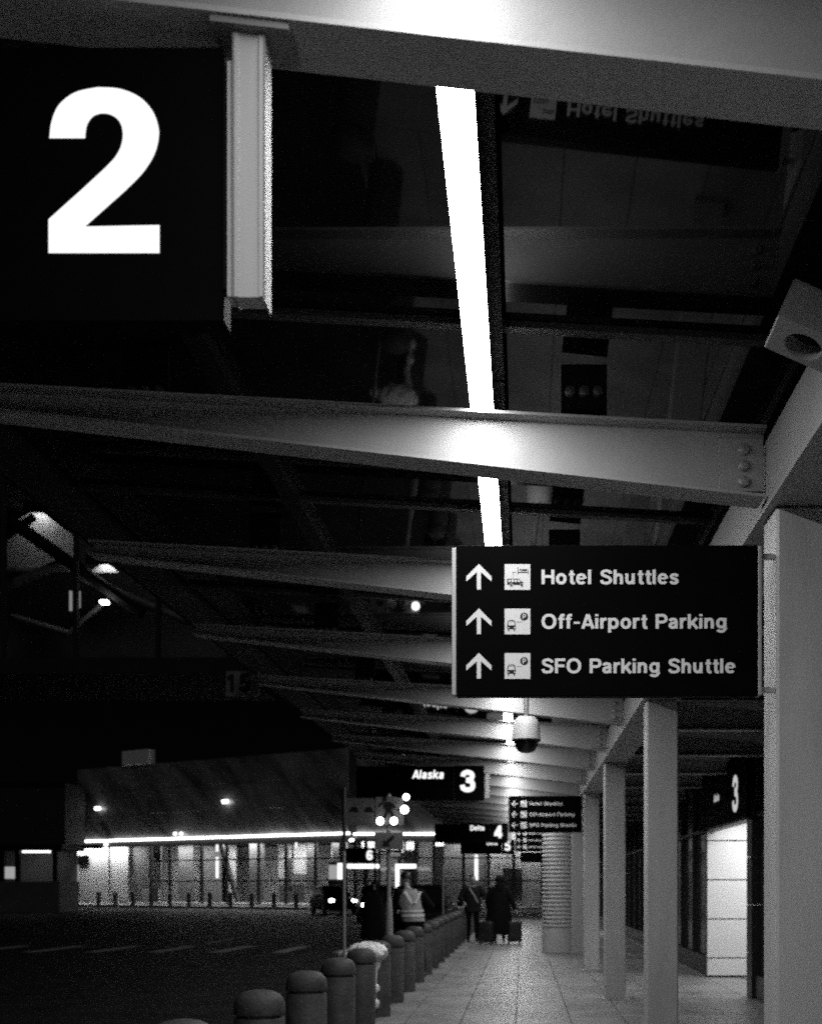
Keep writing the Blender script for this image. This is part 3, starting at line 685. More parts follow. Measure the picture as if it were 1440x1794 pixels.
def person(name, label, loc, rz, J, mats, H=1.75, hair='short', extra=None, shirt_v=False):
    """J: joints in metres for a 1.75 m figure facing -Y; mats: jacket, trousers"""
    t = thing(name, label, 'person', (0,0,0))
    b = B(); g = lambda k: Vector(J[k])
    pel, ch, nk, hd = g('pelvis'), g('chest'), g('neck'), g('head')
    b.capsule(pel+Vector((-.075,0,-.03)),.105,pel+Vector((.075,0,-.03)),.105,14,4,1.0)
    mid = (pel+ch)/2
    b.capsule(pel,.135,mid,.128,16,4,.72); b.capsule(mid,.13,ch,.15,16,4,.70)
    for s in ('l','r'):
        b.capsule(ch+Vector((0,0,.05)),.11,g('sh_'+s),.068,14,4,.85)
        b.capsule(g('sh_'+s),.066,g('el_'+s),.048,12,4); b.capsule(g('el_'+s),.047,g('wr_'+s),.032,12,4)
        d = (g('wr_'+s)-g('el_'+s)); side = Vector((0,-1,0)) if abs(d.normalized().y) < .8 else Vector((0,0,1))
        hand(b, g('wr_'+s), d, side, .6)
        b.capsule(g('hip_'+s),.098,g('kn_'+s),.066,14,4); b.capsule(g('kn_'+s),.063,g('kn_'+s)*.55+g('an_'+s)*.45+Vector((0,.012,0)),.060,12,4)
        b.capsule(g('kn_'+s)*.55+g('an_'+s)*.45+Vector((0,.012,0)),.058,g('an_'+s),.042,12,4)
        td = Vector(J.get('toe_'+s,(0,-1,0)))
        b.capsule(g('an_'+s)+Vector((0,0,-.045))-td*.045,.038,g('an_'+s)+Vector((0,0,-.05))+td*.15,.032,12,4)
    b.capsule(ch+Vector((0,.01,.12)),.075,nk,.055,12,4); b.capsule(nk,.052,hd-Vector((0,-.01,.04)),.052,12,4)
    fd = Vector(J.get('face',(0,-1,0))).normalized(); sd = Vector((0,0,1)).cross(fd)
    b.ell(hd+Vector((0,0,.025))-fd*.012,(.078,.092,.098)); b.capsule(hd-Vector((0,0,.055))+fd*.02,.052,hd-Vector((0,0,.08))+fd*.05,.034,12,4)
    b.capsule(hd+fd*.085+Vector((0,0,.01)),.012,hd+fd*.103-Vector((0,0,.028)),.016,8,3)     # nose
    b.capsule(hd+fd*.07-sd*.04+Vector((0,0,.035)),.014,hd+fd*.07+sd*.04+Vector((0,0,.035)),.014,8,3)  # brow
    b.capsule(hd+fd*.078-sd*.02-Vector((0,0,.06)),.011,hd+fd*.078+sd*.02-Vector((0,0,.06)),.011,8,3)  # lips
    for q in (-1,1): b.capsule(hd+sd*q*.078-Vector((0,0,.03)),.013,hd+sd*q*.083+Vector((0,0,.018)),.018,8,3)
    wl, wr = g('wr_l'), g('wr_r'); an_z = max(g('an_l').z, g('an_r').z)
    def assign(c):
        c = Vector(c)
        if (c-hd).length < .15 and c.z > nk.z-.01:
            for q in (-1,1):
                if (c-(hd+fd*.085+sd*q*.032+Vector((0,0,.014)))).length < .014: return 4
            return 0
        if c.z > nk.z-.02 and (c-nk).length < .09: return 0
        for w_, e_ in ((wl,g('el_l')),(wr,g('el_r'))):
            if (c-w_).length < .21 and (c-w_).dot((w_-e_).normalized()) > -.005: return 0
        for a_ in (g('an_l'),g('an_r')):
            if (c-a_).length < .24 and c.z < a_.z+.0: return 3
        if c.z < pel.z-.06 and min((c-wl).length,(c-wr).length) > .08:
            if (c-g('el_l')).length > .3 or c.z < pel.z-.2: return 2
        return 1
    me = remeshed(b,'body',['skin',mats[0],mats[1],'shoe','hair'],assign)
    o = bpy.data.objects.new('body',me); C.objects.link(o); o.parent = t
    # hair
    hb = B()
    if hair == 'short':
        rr = []
        for k in range(9):
            a = math.pi/2-.06-(k/8)*1.75; ring = []
            for j in range(20):
                th = 2*math.pi*j/20; dv = Vector((math.cos(th),math.sin(th),0)); fr = max(0,dv.dot(fd))
                aa = math.pi/2-.06-(k/8)*(1.75-1.05*fr)
                ring.append(hd+Vector((0,0,.028))-fd*.014+Vector((.086*math.cos(aa)*math.cos(th),.100*math.cos(aa)*math.sin(th),.106*math.sin(aa)))*(1+random.uniform(-.02,.02)))
            rr.append(ring)
        hb.rings(rr)
    elif hair == 'hood':
        hb.ell(hd+Vector((0,0,.02))-fd*.03,(.112,.118,.135)); hb.capsule(hd-fd*.05-Vector((0,0,.08)),.105,nk-Vector((0,0,.05))-fd*.03,.13,14,4)
    elif hair == 'long':
        hb.ell(hd+Vector((0,0,.035))-fd*.018,(.088,.102,.105)); hb.capsule(hd-fd*.045,.085,hd-fd*.07-Vector((0,0,.2)),.075,14,4)
    hb.build('hair' if hair != 'hood' else 'hood', 'hair' if hair != 'hood' else mats[0], t, smooth=True, local=True)
    if extra: extra(t, J)
    t.location = loc; t.rotation_euler.z = rz; s = H/1.75; t.scale = (s,s,s)
    return t
STAND = dict(pelvis=(0,0,.95),chest=(0,0,1.30),neck=(0,.01,1.48),head=(0,-.015,1.64),
  sh_l=(.185,0,1.41),el_l=(.235,.02,1.13),wr_l=(.235,-.03,.88),sh_r=(-.185,0,1.41),el_r=(-.235,.02,1.13),wr_r=(-.235,-.03,.88),
  hip_l=(.09,0,.90),kn_l=(.10,-.02,.50),an_l=(.11,.02,.09),hip_r=(-.09,0,.90),kn_r=(-.10,-.02,.50),an_r=(-.11,.02,.09))
def loft(rings_spec, seg=24, amp=0.0, fold=7, rnd=None):
    rnd = rnd or random.Random(2); rings = []
    for k,(c,rx,ry) in enumerate(rings_spec):
        rings.append([(c[0]+rx*math.cos(2*math.pi*j/seg)*(1+amp*math.sin(fold*2*math.pi*j/seg+k*.5)), c[1]+ry*math.sin(2*math.pi*j/seg)*(1+amp*math.sin(fold*2*math.pi*j/seg+k*.5)), c[2]) for j in range(seg)])
    return rings
# worker in a reflective vest, seen from behind
def vest(t, J):
    c = Vector(J['chest']); p = Vector(J['pelvis'])
    spec = [((p.x+.0,p.y,p.z-.02),.195,.152),((p.x*.8+c.x*.2,p.y,p.z+.07),.192,.150),((p.x*.5+c.x*.5,p.y,p.z+.18),.190,.148),((c.x,c.y,c.z-.02),.200,.152),((c.x,c.y,c.z+.06),.205,.148),((c.x,c.y+.005,c.z+.125),.175,.125),((c.x,c.y+.01,c.z+.165),.120,.100)]
    v = B().rings(loft(spec,28,.02,6),False).build('vest', 'vest', t, smooth=True, local=True)
    for z0,z1 in ((p.z+.055,p.z+.10),(p.z+.135,p.z+.165)):
        k0 = (z0-p.z)/.35; cx = p.x*(1-k0)+c.x*k0
        B().rings(loft([((cx,p.y,z0),.203,.161),((cx,p.y,z1),.203,.161)],28,.02,6),False).build('band', 'vest_band', v, local=True)
    for s in (-1,1):     # the V on the back
        b = B(); pts = [(c.x+s*.135,.152,c.z+.13),(c.x+s*.095,.168,c.z+.06),(c.x+s*.03,.172,c.z-.06)]
        L = [Vector(q)+Vector((.024,0,0)) for q in pts]; Rr = [Vector(q)-Vector((.024,0,0)) for q in pts]
        b.add([tuple(q) for q in L+Rr],[(0,1,4,3),(1,2,5,4)]); b.build('stripe', 'vest_band', v, local=True)
J = dict(STAND); J.update(chest=(.07,-.03,1.29),neck=(.09,-.06,1.47),head=(.10,-.11,1.62),sh_l=(.245,0,1.40),el_l=(.30,-.08,1.14),wr_l=(.20,-.28,1.10),
   sh_r=(-.125,0,1.40),el_r=(-.34,-.02,1.17),wr_r=(-.22,-.20,1.02),face=(.25,-1,-.1),kn_r=(-.13,-.02,.50),an_r=(-.17,.02,.09),kn_l=(.10,-.03,.5),an_l=(.10,.02,.09))
person('person', 'worker in a pale reflective vest standing behind the ninth bollard, seen from behind', (-1.78,17.72,0.0), R(208), {k:v for k,v in J.items()}, ['cloth_black','cloth_black'], 1.74, 'short', vest)
# person in a long dark coat walking away with a suitcase
def coat(t, J):
    c = Vector(J['chest']); p = Vector(J['pelvis'])
    spec = [((p.x,p.y+.02,.24),.385,.26),((p.x,p.y+.01,.55),.36,.25),((p.x,p.y,.90),.305,.21),((p.x,p.y,1.10),.265,.18),((c.x,c.y,c.z),.225,.165),((c.x,c.y,c.z+.09),.205,.14),((c.x,c.y+.01,c.z+.15),.13,.11),((c.x,c.y+.01,c.z+.20),.085,.085)]
    B().rings(loft(spec,30,.035,5),False).build('coat', 'cloth_black', t, smooth=True, local=True)
    for s in 'lr':
        B().capsule(J['sh_'+s],.092,J['el_'+s],.078,12,4).capsule(J['el_'+s],.078,Vector(J['wr_'+s])*.85+Vector(J['el_'+s])*.15,.060,12,4).build('sleeve', 'cloth_black', t, smooth=True, local=True)
J = dict(STAND); J.update(sh_l=(.19,0,1.41),el_l=(.31,-.02,1.14),wr_l=(.30,-.12,.93),sh_r=(-.19,0,1.41),el_r=(-.33,.06,1.13),wr_r=(-.42,.10,.90),kn_l=(.10,-.10,.51),an_l=(.11,-.06,.10),kn_r=(-.10,.0,.50),an_r=(-.12,.14,.11))
person('person', 'person in a long black coat pulling a suitcase, seen from behind', (-0.60,28.3,0.0), R(180), J, ['cloth_black','cloth_black'], 1.74, 'hood', coat)
# person facing the camera beside the coat
def jacket(t, J):
    c = Vector(J['chest']); p = Vector(J['pelvis'])
    spec = [((p.x,p.y,.80),.225,.175),((p.x,p.y,.95),.215,.165),((p.x,p.y,1.12),.215,.165),((c.x,c.y,c.z+.02),.225,.165),((c.x,c.y,c.z+.10),.20,.135),((c.x,c.y+.01,c.z+.16),.12,.10)]
    B().rings(loft(spec,28,.03,5),False).build('jacket', 'cloth_dark', t, smooth=True, local=True)
    for s in 'lr':
        B().capsule(J['sh_'+s],.085,J['el_'+s],.068,12,4).capsule(J['el_'+s],.068,Vector(J['wr_'+s])*.8+Vector(J['el_'+s])*.2,.052,12,4).build('sleeve', 'cloth_dark', t, smooth=True, local=True)
    b = B(); c0 = Vector(J['chest'])
    pts = [(-.10,c0.y-.15,c0.z+.13),(0.02,c0.y-.183,c0.z-.06),(.13,c0.y-.185,c0.z-.26)]
    L = [Vector(q)+Vector((.02,0,.008)) for q in pts]; Rr = [Vector(q)-Vector((.02,0,.008)) for q in pts]
    b.add([tuple(q) for q in L+Rr],[(0,1,4,3),(1,2,5,4)]); b.build('bag_strap', 'vest', t, local=True)
J = dict(STAND); J.update(el_l=(.34,-.05,1.18),wr_l=(.30,-.22,1.10),el_r=(-.33,-.02,1.15),wr_r=(-.24,-.20,1.04),face=(.4,-1,-.25))
person('person', 'person in a dark jacket with a strap, standing left of the long coat', (-1.33,29.0,0.0), R(8), J, ['cloth_dark','cloth_black'], 1.78, 'short', jacket)
# person standing out on the road
J = dict(STAND); J.update(kn_l=(.12,-.05,.5),an_l=(.14,-.12,.09),an_r=(-.10,.12,.10),face=(-.6,-1,0))
person('person', 'dark figure standing in the road left of the crossing sign pole', (-3.98,29.2,-0.15), R(30), J, ['cloth_black','cloth_black'], 1.76, 'hood', coat)

def suitcase(label, loc, rz, handle=True):
    t = thing('suitcase', label, 'suitcase', (0,0,0), 'suitcases of the travellers')
    b = B(); prof = []
    for z, k in ((.06,.94),(.075,1),(.52,1),(.565,.97),(.585,.88)):
        ring = []
        for j in range(20):
            a = 2*math.pi*j/20; c, s = math.cos(a), math.sin(a); e = .35
            ring.append((.19*k*math.copysign(abs(c)**e,c), .115*k*math.copysign(abs(s)**e,s), z))
        prof.append(ring)
    b.rings(prof); b.build('shell', 'case', t, smooth=True, local=True)
    B().box(-.14,.14,-.128,-.114,.14,.34).build('front_pocket', 'case', t, local=True)
    for x in (-.07,.07): B().tube((x,.09,.57),(x,.09,.93 if handle else .62),.008,seg=8).build('handle_tube', 'pole_grey', t, local=True)
    B().cbox(-.09,.09,.075,.105,.92 if handle else .61,.95 if handle else .64,.006).build('grip', 'vinyl_black', t, local=True)
    for x in (-.14,.14):
        for y in (-.075,.075): B().tube((x-.012,y,.034),(x+.012,y,.034),.033,seg=12).build('wheel', 'tyre', t, local=True)
    B().box(-.18,.18,-.112,.112,.045,.06).build('base_frame', 'pole_grey', t, local=True)
    t.location = loc; t.rotation_euler.z = rz
    return t
suitcase('black trolley suitcase with its handle up right of the long coat', (-0.205,28.25,0), R(6))
suitcase('black suitcase at the feet left of the long coat', (-0.93,27.8,0), R(-15), False)

# ------------------------------------------------------------------ cars
def suv(label, loc, rz, lights=True):
    t = thing('parked_car', label, 'car', (0,0,0), 'dark vehicles on the roadway')
    # body: cross sections along Y (front at -Y)
    secs = [(-2.30,.42,.72,.80),(-2.22,.34,.90,.90),(-1.9,.30,.98,.94),(-1.2,.28,1.04,.95),(-.95,.28,1.06,.95),(0,.27,1.06,.95),(1.2,.28,1.06,.95),(2.0,.32,1.04,.94),(2.22,.40,1.0,.90),(2.28,.48,.90,.84)]
    rings = []
    for y,z0,z1,w in secs:
        rings.append([(-w*.88,y,z0),(w*.88,y,z0),(w,y,z0+.14),(w*1.005,y,(z0+z1)/2),(w*.97,y,z1-.06),(w*.86,y,z1),(-w*.86,y,z1),(-w*.97,y,z1-.06),(-w*1.005,y,(z0+z1)/2),(-w,y,z0+.14)])
    B().rings(rings).build('body', 'car_paint', t, smooth=True, local=True)
    cab = [(-1.05,1.055,1.06,.80),(-.35,1.055,1.60,.70),(-.1,1.055,1.68,.69),(1.2,1.055,1.69,.69),(1.9,1.055,1.62,.68),(2.15,1.04,1.10,.78)]
    rings = []
    for y,z0,z1,w in cab:
        rings.append([(-.84,y,z0),(.84,y,z0),(.82,y,z0+(z1-z0)*.25),(w,y,z1-.05*(z1>1.2)),(w*.85,y,z1),(-w*.85,y,z1),(-w,y,z1-.05*(z1>1.2)),(-.82,y,z0+(z1-z0)*.25)])
    B().rings(rings).build('cabin', 'car_paint', t, smooth=True, local=True)
    B().add([(-.70,-1.045,1.10),(.70,-1.045,1.10),(.60,-.40,1.585),(-.60,-.40,1.585)],[(0,1,2,3)]).build('windscreen', 'car_glass', t, local=True).location = (0,-.02,.012)
    B().add([(-.66,2.16,1.14),(.66,2.16,1.14),(.58,1.935,1.56),(-.58,1.935,1.56)],[(0,3,2,1)]).build('rear_window', 'car_glass', t, local=True).location = (0,.012,.012)
    for s in (-1,1):
        for y0,y1,ya,yb in ((-.72,.15,-.28,.15),(.22,1.05,.22,1.05),(1.12,1.85,1.12,1.75)):
            B().add([(s*.838,y0,1.10),(s*.838,y1,1.10),(s*.725,yb,1.57),(s*.725,ya,1.57)],[(0,1,2,3)]).build('side_window', 'car_glass', t, local=True)
        B().cbox(s*1.04-.09,s*1.04+.09,-.78,-.70,1.02,1.16,.02).build('mirror', 'car_paint', t, local=True)
        for y in (-1.42,1.38):
            wh = B().tube((s*.78,y,.36),(s*.955,y,.36),.36,seg=24).build('wheel', 'tyre', t, smooth=True, local=True)
            B().tube((s*.95,y,.36),(s*.965,y,.36),.23,seg=16).build('rim', 'rim', wh, smooth=True, local=True)
        B().ell((s*.66,-2.235,.80),(.17,.07,.12),14,8).build('headlight', 'headlight' if lights else 'chrome', t, smooth=True, local=True)
        B().cbox(s*.80-.08,s*.80+.08,2.18,2.27,.78,1.0,.015).build('tail_light', 'lamp_red', t, local=True)
    B().box(-.42,.42,-2.315,-2.25,.60,.82).build('grille', 'dark_metal', t, local=True)
    B().box(-.86,.86,-2.33,-2.24,.36,.50).build('bumper', 'dark_metal', t, local=True)
    B().box(-.25,.25,2.265,2.285,.62,.74).build('number_plate', 'sign_grey', t, local=True)
    for s in (-1,1): B().tube((s*.62,-.2,1.735),(s*.62,1.6,1.735),.018,seg=8).build('roof_rail', 'dark_metal', t, local=True)
    t.location = loc; t.rotation_euler.z = rz
    return t
suv('dark car by the kerb behind the worker in the vest', (-2.98,33.0,-.15), R(180), False)
suv('dark car with lit headlights farthest left on the roadway', (-11.15,64.0,-.15), R(24))
suv('dark car with lit headlights behind the figure on the road', (-6.65,50.0,-.15), R(10))

# ------------------------------------------------------------------ far terminal with a lit ground floor
def glazed_block(name, label, L, bays, walls, rooms, led, uprooms=None, wing=False):
    t = thing(name, label, 'building', (0,0,0))
    H0, H1 = 5.35, 11.7
    B().box(-3.2 if not wing else 0,L,-.6,9,-.02,.16).build('floor', 'far_floor', t, local=True)
    B().box(-3.0 if not wing else 0,L,.0,9,H0-.25,H0).build('ceiling', 'soffit', t, local=True)
    # upper storey: large dark reflecting panels, each its own plate
    n = max(1,round(L/3.0)); w = L/n
    for k in range(n):
        for r in range(3):
            z0 = H0+.12+r*(H1-H0-.12)/3
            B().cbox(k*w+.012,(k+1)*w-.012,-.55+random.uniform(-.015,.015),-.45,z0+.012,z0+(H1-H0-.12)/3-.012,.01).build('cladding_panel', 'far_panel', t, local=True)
    B().box(-3.0 if not wing else 0,L,-.55,-.35,H0-.5,H0-.005).build('light_blind', 'far_frame', t, local=True)  # dark strip added to hide the lobby ceiling lights
    B().box(0,L,-.44,8,H0+.1,H1).build('upper_core', 'black_wall', t, local=True)
    if led: B().box(led[0],led[1],-.75,-.56,H0,H0+.13).build('light_line', 'led_line', t, local=True)
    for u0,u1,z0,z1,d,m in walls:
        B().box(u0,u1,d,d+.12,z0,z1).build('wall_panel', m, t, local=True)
    for u in bays:
        B().box(u-.11,u+.11,.02,.2,.16,H0-.25).build('mullion', 'far_frame', t, local=True)
    for z in (1.95,3.65):
        B().box(bays[0],bays[-1],.04,.18,z-.05,z+.05).build('transom', 'far_frame', t, local=True)
    for k in range(len(bays)-1):
        for z0,z1 in ((.17,1.895),(2.005,3.595),(3.705,H0-.26)):
            B().box(bays[k]+.11,bays[k+1]-.11,.10,.12,z0,z1).build('pane', 'clear_glass', t, local=True)
    for u0,u1,d0,d1,m in rooms:
        B().box(u0,u1,d0,d1,H0-.33,H0-.27).build('ceiling_light', m, t, local=True)
    return t
def upx(x):     # photo column -> distance along the left block's front
    tt = (x-VX)/FPX; return (95*tt+38.5)/(.8667+.5*tt)
def zpx(y, u): return EYE+(VY-y)/FPX*(95-.5*u)
bays = [upx(x) for x in (263,296,352,396,452,500,552,596,640)]
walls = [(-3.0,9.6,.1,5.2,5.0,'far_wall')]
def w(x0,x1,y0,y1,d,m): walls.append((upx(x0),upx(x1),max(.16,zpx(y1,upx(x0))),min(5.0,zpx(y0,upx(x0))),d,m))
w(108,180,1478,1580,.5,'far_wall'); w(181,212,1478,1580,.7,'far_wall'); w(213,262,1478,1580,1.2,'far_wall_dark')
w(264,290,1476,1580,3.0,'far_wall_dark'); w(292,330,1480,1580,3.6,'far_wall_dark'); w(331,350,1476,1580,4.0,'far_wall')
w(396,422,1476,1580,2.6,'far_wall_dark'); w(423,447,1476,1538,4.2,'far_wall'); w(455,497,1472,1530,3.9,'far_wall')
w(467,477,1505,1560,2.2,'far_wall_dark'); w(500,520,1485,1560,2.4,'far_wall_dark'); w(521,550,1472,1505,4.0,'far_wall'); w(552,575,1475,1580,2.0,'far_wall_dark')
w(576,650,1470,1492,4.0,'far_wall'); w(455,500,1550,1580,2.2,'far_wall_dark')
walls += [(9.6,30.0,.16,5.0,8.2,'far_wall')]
L1 = 30.0
ft = glazed_block('far_terminal', 'distant terminal with a dark panelled upper storey over a lit glazed lobby', L1, bays, walls,
   [(-2.6,6.0,-.3,.3,'room_light'),(7.5,12.0,1.5,2.6,'room_light'),(13.5,18.5,1.5,2.6,'room_light'),(20.0,25.0,1.5,2.6,'room_light'),(25.8,29.5,1.5,2.6,'room_light')],(0.1,L1+.2))
# bits in the lobby
def bar(u0,z0,u1,z1,d,r,m,nm): B().tube((u0,d,z0),(u1,d,z1),r,seg=8).build(nm, m, ft, local=True)
bar(upx(368),4.9,upx(398),.3,1.2,.22,'far_frame','brace')
bar(upx(366),5.0,upx(366),4.35,.9,.10,'tube','lobby_lamp'); bar(upx(366),3.9,upx(366),2.2,.9,.11,'tube','lobby_lamp'); bar(upx(505),5.0,upx(505),4.5,.9,.08,'tube','lobby_lamp')
B().box(upx(112),upx(148),.35,.45,zpx(1514,0),zpx(1498,0)).build('wall_sign', 'sign_black', ft, local=True)
B().box(upx(108),upx(130),.40,.46,zpx(1544,0),zpx(1515,0)).build('lit_notice', 'window_and_glint_glow', ft, local=True)
B().box(upx(250),upx(261),.9,1.1,zpx(1502,8),zpx(1491,8)).build('loudspeaker', 'sign_black', ft, local=True)
B().box(upx(245),upx(275),.2,.28,.17,1.35).build('counter', 'panel_white', ft, local=True)
B().box(6.0,9.2,-.8,-.1,11.7,12.9).build('roof_box', 'panel_white', ft, local=True)
for x,y in ((185,1417),(408,1405)):
    u = upx(x); z = zpx(y,u)
    f = B().cbox(u-.28,u+.28,-.95,-.70,z-.13,z+.13,.05).build('floodlight', 'flood', ft, local=True)
    B().box(u-.05,u+.05,-.70,-.50,z-.05,z+.05).build('arm', 'far_frame', f, local=True)
for x in (320,331): B().ell((upx(x),-.8,zpx(1461,upx(x))),(.12,.12,.12),10,6).build('bulb', 'flood', ft, local=True)
B().ell((upx(196),-.6,zpx(1479,upx(196))),(.17,.17,.17),10,6).build('bulb', 'flood', ft, local=True)
ft.location = (-38.5,95,-.05); ft.rotation_euler.z = math.atan2(-15,26)

def vpx(x): return (x-VX)/FPX*81+12.5
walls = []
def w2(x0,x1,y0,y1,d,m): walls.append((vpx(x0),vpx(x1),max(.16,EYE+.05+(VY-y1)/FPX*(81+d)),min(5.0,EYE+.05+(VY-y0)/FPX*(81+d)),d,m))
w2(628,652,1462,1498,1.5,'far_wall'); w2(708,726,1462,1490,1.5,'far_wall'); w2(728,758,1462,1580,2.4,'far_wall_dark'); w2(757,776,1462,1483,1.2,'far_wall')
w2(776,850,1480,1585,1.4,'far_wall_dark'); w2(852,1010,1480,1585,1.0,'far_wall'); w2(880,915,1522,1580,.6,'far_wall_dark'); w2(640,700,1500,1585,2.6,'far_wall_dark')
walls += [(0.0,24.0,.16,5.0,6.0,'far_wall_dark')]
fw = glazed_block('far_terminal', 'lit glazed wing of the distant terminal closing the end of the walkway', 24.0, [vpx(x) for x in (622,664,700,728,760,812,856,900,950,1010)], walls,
   [(.5,6.5,.6,1.1,'room_light'),(7.2,11.5,.4,.9,'room_light'),(12.0,17.0,.3,.8,'room_light')], (0.0,7.1), wing=True)
fw.location = (-12.5,81,-.05)
B().tube((vpx(834),.5,3.9),(vpx(834),.5,1.9),.13,seg=8).build('lobby_lamp', 'tube', fw, local=True)
ww = B().box(vpx(576),vpx(601),-6.2,-6.0,zpx(1540,30),zpx(1513,30)+.1)
# lit shelter frames and screen before the wing
def shelter(label, x0, x1, d, ytop, ybot, leg=True):
    t = thing('lit_shelter', label, 'shelter', (0,0,0))
    X0, Z1 = px(x0,ytop,d); X1, _ = px(x1,ytop,d); 
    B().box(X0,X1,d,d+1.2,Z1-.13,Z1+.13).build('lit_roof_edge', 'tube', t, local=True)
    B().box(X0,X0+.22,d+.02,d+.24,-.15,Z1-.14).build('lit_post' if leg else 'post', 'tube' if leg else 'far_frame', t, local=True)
    B().box(X1-.16,X1,d+.02,d+.2,-.15,Z1-.14).build('post', 'far_frame', t, local=True)
    B().box(X0+.23,X1-.17,d+1.0,d+1.06,-.1,Z1-.2).build('back_pane', 'clear_glass', t, local=True)
    B().box(X0+.5,X1-.4,d+.5,d+.9,.25,.33).build('bench', 'far_wall', t, local=True)
    return t
shelter('lit shelter frame left of the crossing sign pole', 603, 660, 74, 1518, 1585, False)
shelter('lit shelter frame with a bright post right of the crossing sign pole', 693, 726, 74.5, 1518, 1585, True)
t = thing('lit_kiosk', 'glowing white kiosk screen above the dark cars', 'kiosk', (0,0,0))
X0, Z1 = px(575,1513,72); X1, Z0 = px(601,1541,72)
B().box(X0,X1,72.1,73.0,-.15,Z1+.1).build('body', 'far_frame', t, local=True)
B().box(X0+.04,(X0+X1)/2+.12,72.0,72.09,Z0,Z1-.12).build('screen', 'window_and_glint_glow', t, local=True)
B().box((X0+X1)/2+.13,X1,71.98,72.09,Z0,Z1).build('bright_screen', 'kiosk_screen', t, local=True)
t = thing('airline_sign', 'distant dark sign with a lit number 6 above the shelter', 'sign', (0,0,0), 'airline signs hung from the canopy beams')
X0, Z1 = px(604,1486,70); X1, Z0 = px(659,1512,70)
B().box(X0,X1,70,70.2,Z0,Z1).build('panel', 'sign_black', t, local=True)
b = B(); lettering(b,'6',X1-.62,Z0+.18,.62,69.97,weight=1.3); b.build('number', 'name_light', t, local=True)
for xx in (X0+.1,X1-.1): B().tube((xx,70.1,-.15),(xx,70.1,Z0+.1),.05,seg=8).build('post', 'far_frame', t, local=True)

# far pavement and its bollards
fp = B().box(-4,30.5,-5.2,-.62,-.25,.0).build('far_pavement', 'far_floor', None); struct(fp); fp.location = (-38.5,95,0); fp.rotation_euler.z = math.atan2(-15,26)
fk = B().box(-4,30.5,-5.45,-5.21,-.25,.012).build('far_kerb', 'kerb', None); struct(fk); fk.location = (-38.5,95,0); fk.rotation_euler.z = math.atan2(-15,26)
fp2 = struct(B().box(-11.5,13,76.01,80.3,-.25,-.005).build('end_pavement', 'far_floor'))
fb0 = None
for k,x in enumerate((173,202,233,265,298,331,368,404,441,480,519)):
    u = upx(x); 
    Xw = -38.5+.8667*u-.5*4.6*1.0; Yw = 95-.5*u-.8667*4.6
    tt = (x-VX)/FPX; u2 = ((95-.8667*4.6)*tt+38.5+.5*4.6)/(.8667+.5*tt)
    Xw = -38.5+.8667*u2-.5*4.6; Yw = 95-.5*u2-.8667*4.6
    o = thing('far_bollard', 'far bollard before the distant lobby, %s from the left' % (['first']+ORD[1:])[k], 'bollard', (0,0,0), 'bollards before the distant terminal')
    if fb0 is None:
        p1 = B().lathe([(.16,0),(.16,.82)],12).build('post', 'bollard', o, smooth=True, local=True)
        p2 = B().lathe([(.17,.82),(.17,.92),(.12,1.0),(.03,1.03)],12).build('cap', 'bollard', o, smooth=True, local=True); fb0 = (p1, p2)
    else: inst(fb0[0],'post',o); inst(fb0[1],'cap',o)
    o.location = (Xw,Yw,0)

# dark block and booth at far left
t = thing('dark_annex', 'unlit black building block at the far left of the roadway', 'building', (0,0,0))
X0, Z0 = px(-150,1482,88); Z1 = px(149,1372,88)[1]; X1 = px(149,0,92)[0]
B().box(X0,X1,88,92,Z0,Z1).build('upper_block', 'black_wall', t, local=True)
B().box(X0,X1+.02,87.9,87.99,Z1-.3,Z1+.05).build('parapet', 'dark_metal', t, local=True)
Xa, Za = px(193,1487,87.5); B().box(X1+.03,Xa-1.0,87.6,88.6,Za,Z0+.06).build('side_canopy', 'black_wall', t, local=True)
for xx in (X0+2,X1-.6): B().box(xx,xx+.5,89,89.6,-.2,Z0).build('pillar', 'black_wall', t, local=True)
t = thing('booth', 'low grey booth with a small lit window at the left edge', 'booth', (0,0,0))
d = 68
X0, Z1 = px(-70,1490,d); X1, Z0 = px(104,1596,d); zs = px(0,1545,d)[1]
B().box(X0,X1,d,d+3,-.16,zs).build('lower_wall', 'booth', t, local=True)
B().box(X0-.3,X1+.3,d-.3,d+3.2,Z1,Z1+.35).build('roof', 'dark_metal', t, local=True)
B().box(X0,X1,d+2.6,d+2.8,zs,Z1-.01).build('back_wall', 'far_wall', t, local=True)
for xx in (-70,-2,26,92): 
    xa = px(xx,0,d)[0]; B().box(xa,xa+.28,d+.01,d+.2,zs+.001,Z1-.01).build('window_post', 'dark_metal', t, local=True)
B().box(px(2,0,d)[0],px(25,0,d)[0],d+.4,d+.5,px(0,1540,d)[1],px(0,1519,d)[1]).build('lit_window', 'window_and_glint_glow', t, local=True)
B().box(px(31,0,d)[0],px(80,0,d)[0],d+.6,d+.75,Z1-.14,Z1-.02).build('ceiling_light', 'tube', t, local=True)

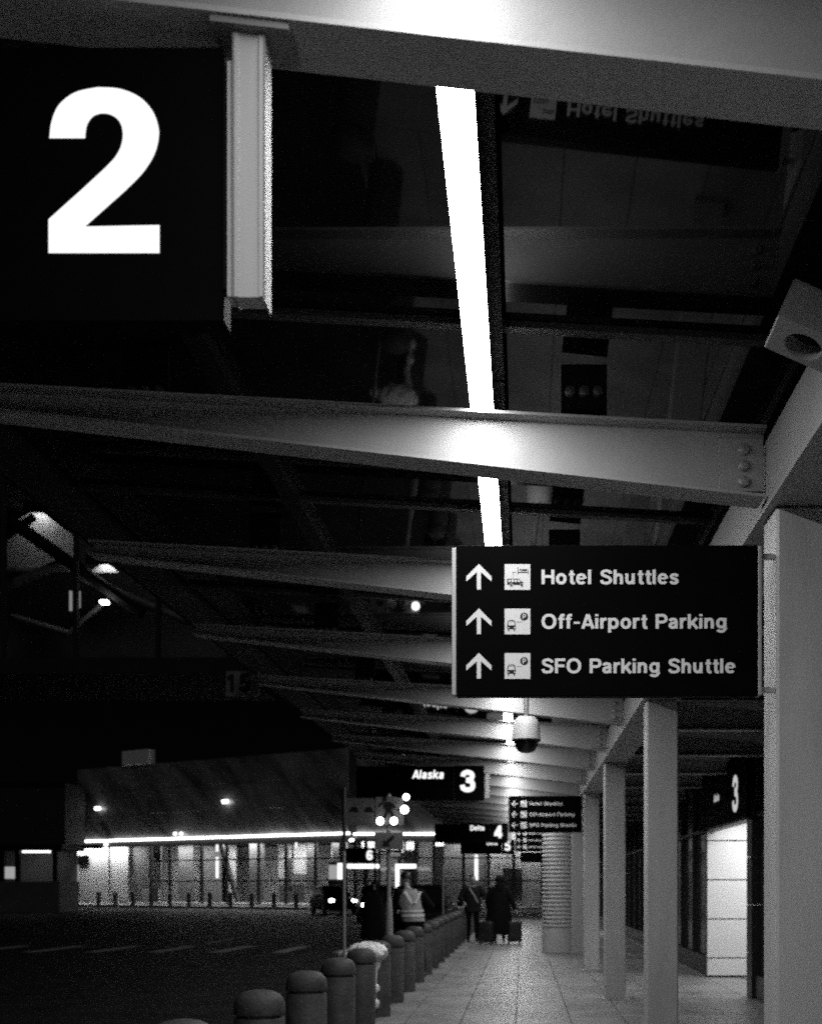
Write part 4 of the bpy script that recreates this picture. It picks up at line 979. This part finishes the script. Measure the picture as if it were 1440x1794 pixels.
# ------------------------------------------------------------------ glazed footbridge high at the left
d = 34.0
t = thing('footbridge', 'dark glazed footbridge with lit ceiling and truss braces at the upper left', 'footbridge', (0,0,0))
def P(x,y,dd=0): X, Z = px(x,y,d+dd); return (X, d+dd, Z)
X0 = px(-160,0,d)[0]; X1 = px(420,0,d)[0]; ZB = px(0,1152,d)[1]; ZT = px(0,845,d)[1]
B().box(X0,X1,d,d+5,ZB-.5,ZB).build('deck', 'black_wall', t, local=True)
B().box(X0,X1,d,d+5,ZT,ZT+.3).build('roof', 'black_wall', t, local=True)
B().box(X0,X1,d+4.8,d+4.95,ZB,ZT).build('rear_wall', 'far_wall_dark', t, local=True)
for x in (-18,4,131,275,400):
    a = P(x,900); B().box(a[0]-.06,a[0]+.06,d+.02,d+.2,ZB,ZT).build('mullion', 'black_wall', t, local=True)
xs = (-160,4,131,275,400,420)
for k in range(len(xs)-1):
    a = P(xs[k],0)[0]+.065; b_ = P(xs[k+1],0)[0]-.065
    B().box(a,b_,d+.1,d+.12,ZB,ZT).build('pane', 'clear_glass', t, local=True)
zt_ = P(0,1000)[2]
for (xa,ya,xb,yb,dd,r) in ((0,900,250,1075,.8,.20),(140,1010,330,1090,.8,.13),(-60,1060,110,985,1.2,.16),(60,905,-20,960,.9,.14),(20,1080,120,1110,1.2,.10),(120,1110,190,1050,1.2,.08)):
    B().tube(P(xa,ya,dd),P(xb,yb,dd),r,seg=8).build('truss_brace', 'pole_grey' if ya > 1000 else 'black_wall', t, local=True)
B().box(P(-20,0,1.4)[0],P(118,0,1.4)[0],d+1.4,d+1.6,P(0,1000,1.4)[2],P(0,994,1.4)[2]).build('tie_beam', 'far_wall', t, local=True)
# sloped lit ceiling facets
b = B(); b.prism_y([(q[0],q[2]) for q in (P(6,999,2.6),P(114,999,2.6),P(131,985,2.6),P(132,941,2.6),P(75,898,2.6),P(52,898,2.6),P(18,919,2.6))],d+2.6,d+2.7); b.build('ceiling_facet', 'panel_white', t, local=True)
b = B(); b.prism_y([(q[0],q[2]) for q in (P(158,1003,1.6),P(208,1003,1.6),P(198,994,1.6),P(190,989,1.6),P(176,989,1.6),P(168,994,1.6))],d+1.6,d+1.7); b.build('ceiling_facet', 'panel_white', t, local=True)
B().box(P(40,0,1.98)[0],P(90,0,1.98)[0],d+1.98,d+2.0,P(0,897,1.98)[2],P(0,868,1.98)[2]).build('lamp_blind', 'black_wall', t, local=True)  # black boards added to hide the bridge ceiling lamps from view
B().box(P(150,0,1.0)[0],P(216,0,1.0)[0],d+1.0,d+1.02,P(0,988,1.0)[2],P(0,968,1.0)[2]).build('lamp_blind', 'black_wall', t, local=True)
B().box(P(48,0,2.2)[0],P(80,0,2.2)[0],d+2.2,d+2.4,P(0,889,2.2)[2],P(0,885,2.2)[2]).build('ceiling_lamp', 'bridge_lamp', t, local=True)
B().box(P(168,0,1.2)[0],P(198,0,1.2)[0],d+1.2,d+1.4,P(0,982,1.2)[2],P(0,978,1.2)[2]).build('ceiling_lamp', 'bridge_lamp', t, local=True)
B().cbox(P(174,0,.5)[0],P(188,0,.5)[0],d+.5,d+.7,P(0,1057,.5)[2],P(0,1051,.5)[2],.02).build('wall_lamp', 'bridge_lamp', t, local=True)
B().tube(P(124,1036,.6),P(124,1070,.6),.05,seg=8).build('reflection_tube', 'window_and_glint_glow', t, local=True)  # glowing tubes added in place of vertical reflections
B().tube(P(139,1036,.6),P(139,1065,.6),.04,seg=8).build('reflection_tube', 'window_and_glint_glow', t, local=True)
a = P(-110,0)[0]; B().box(a-.4,a+.4,d+2,d+2.8,-.2,ZB-.5).build('pier', 'black_wall', t, local=True)
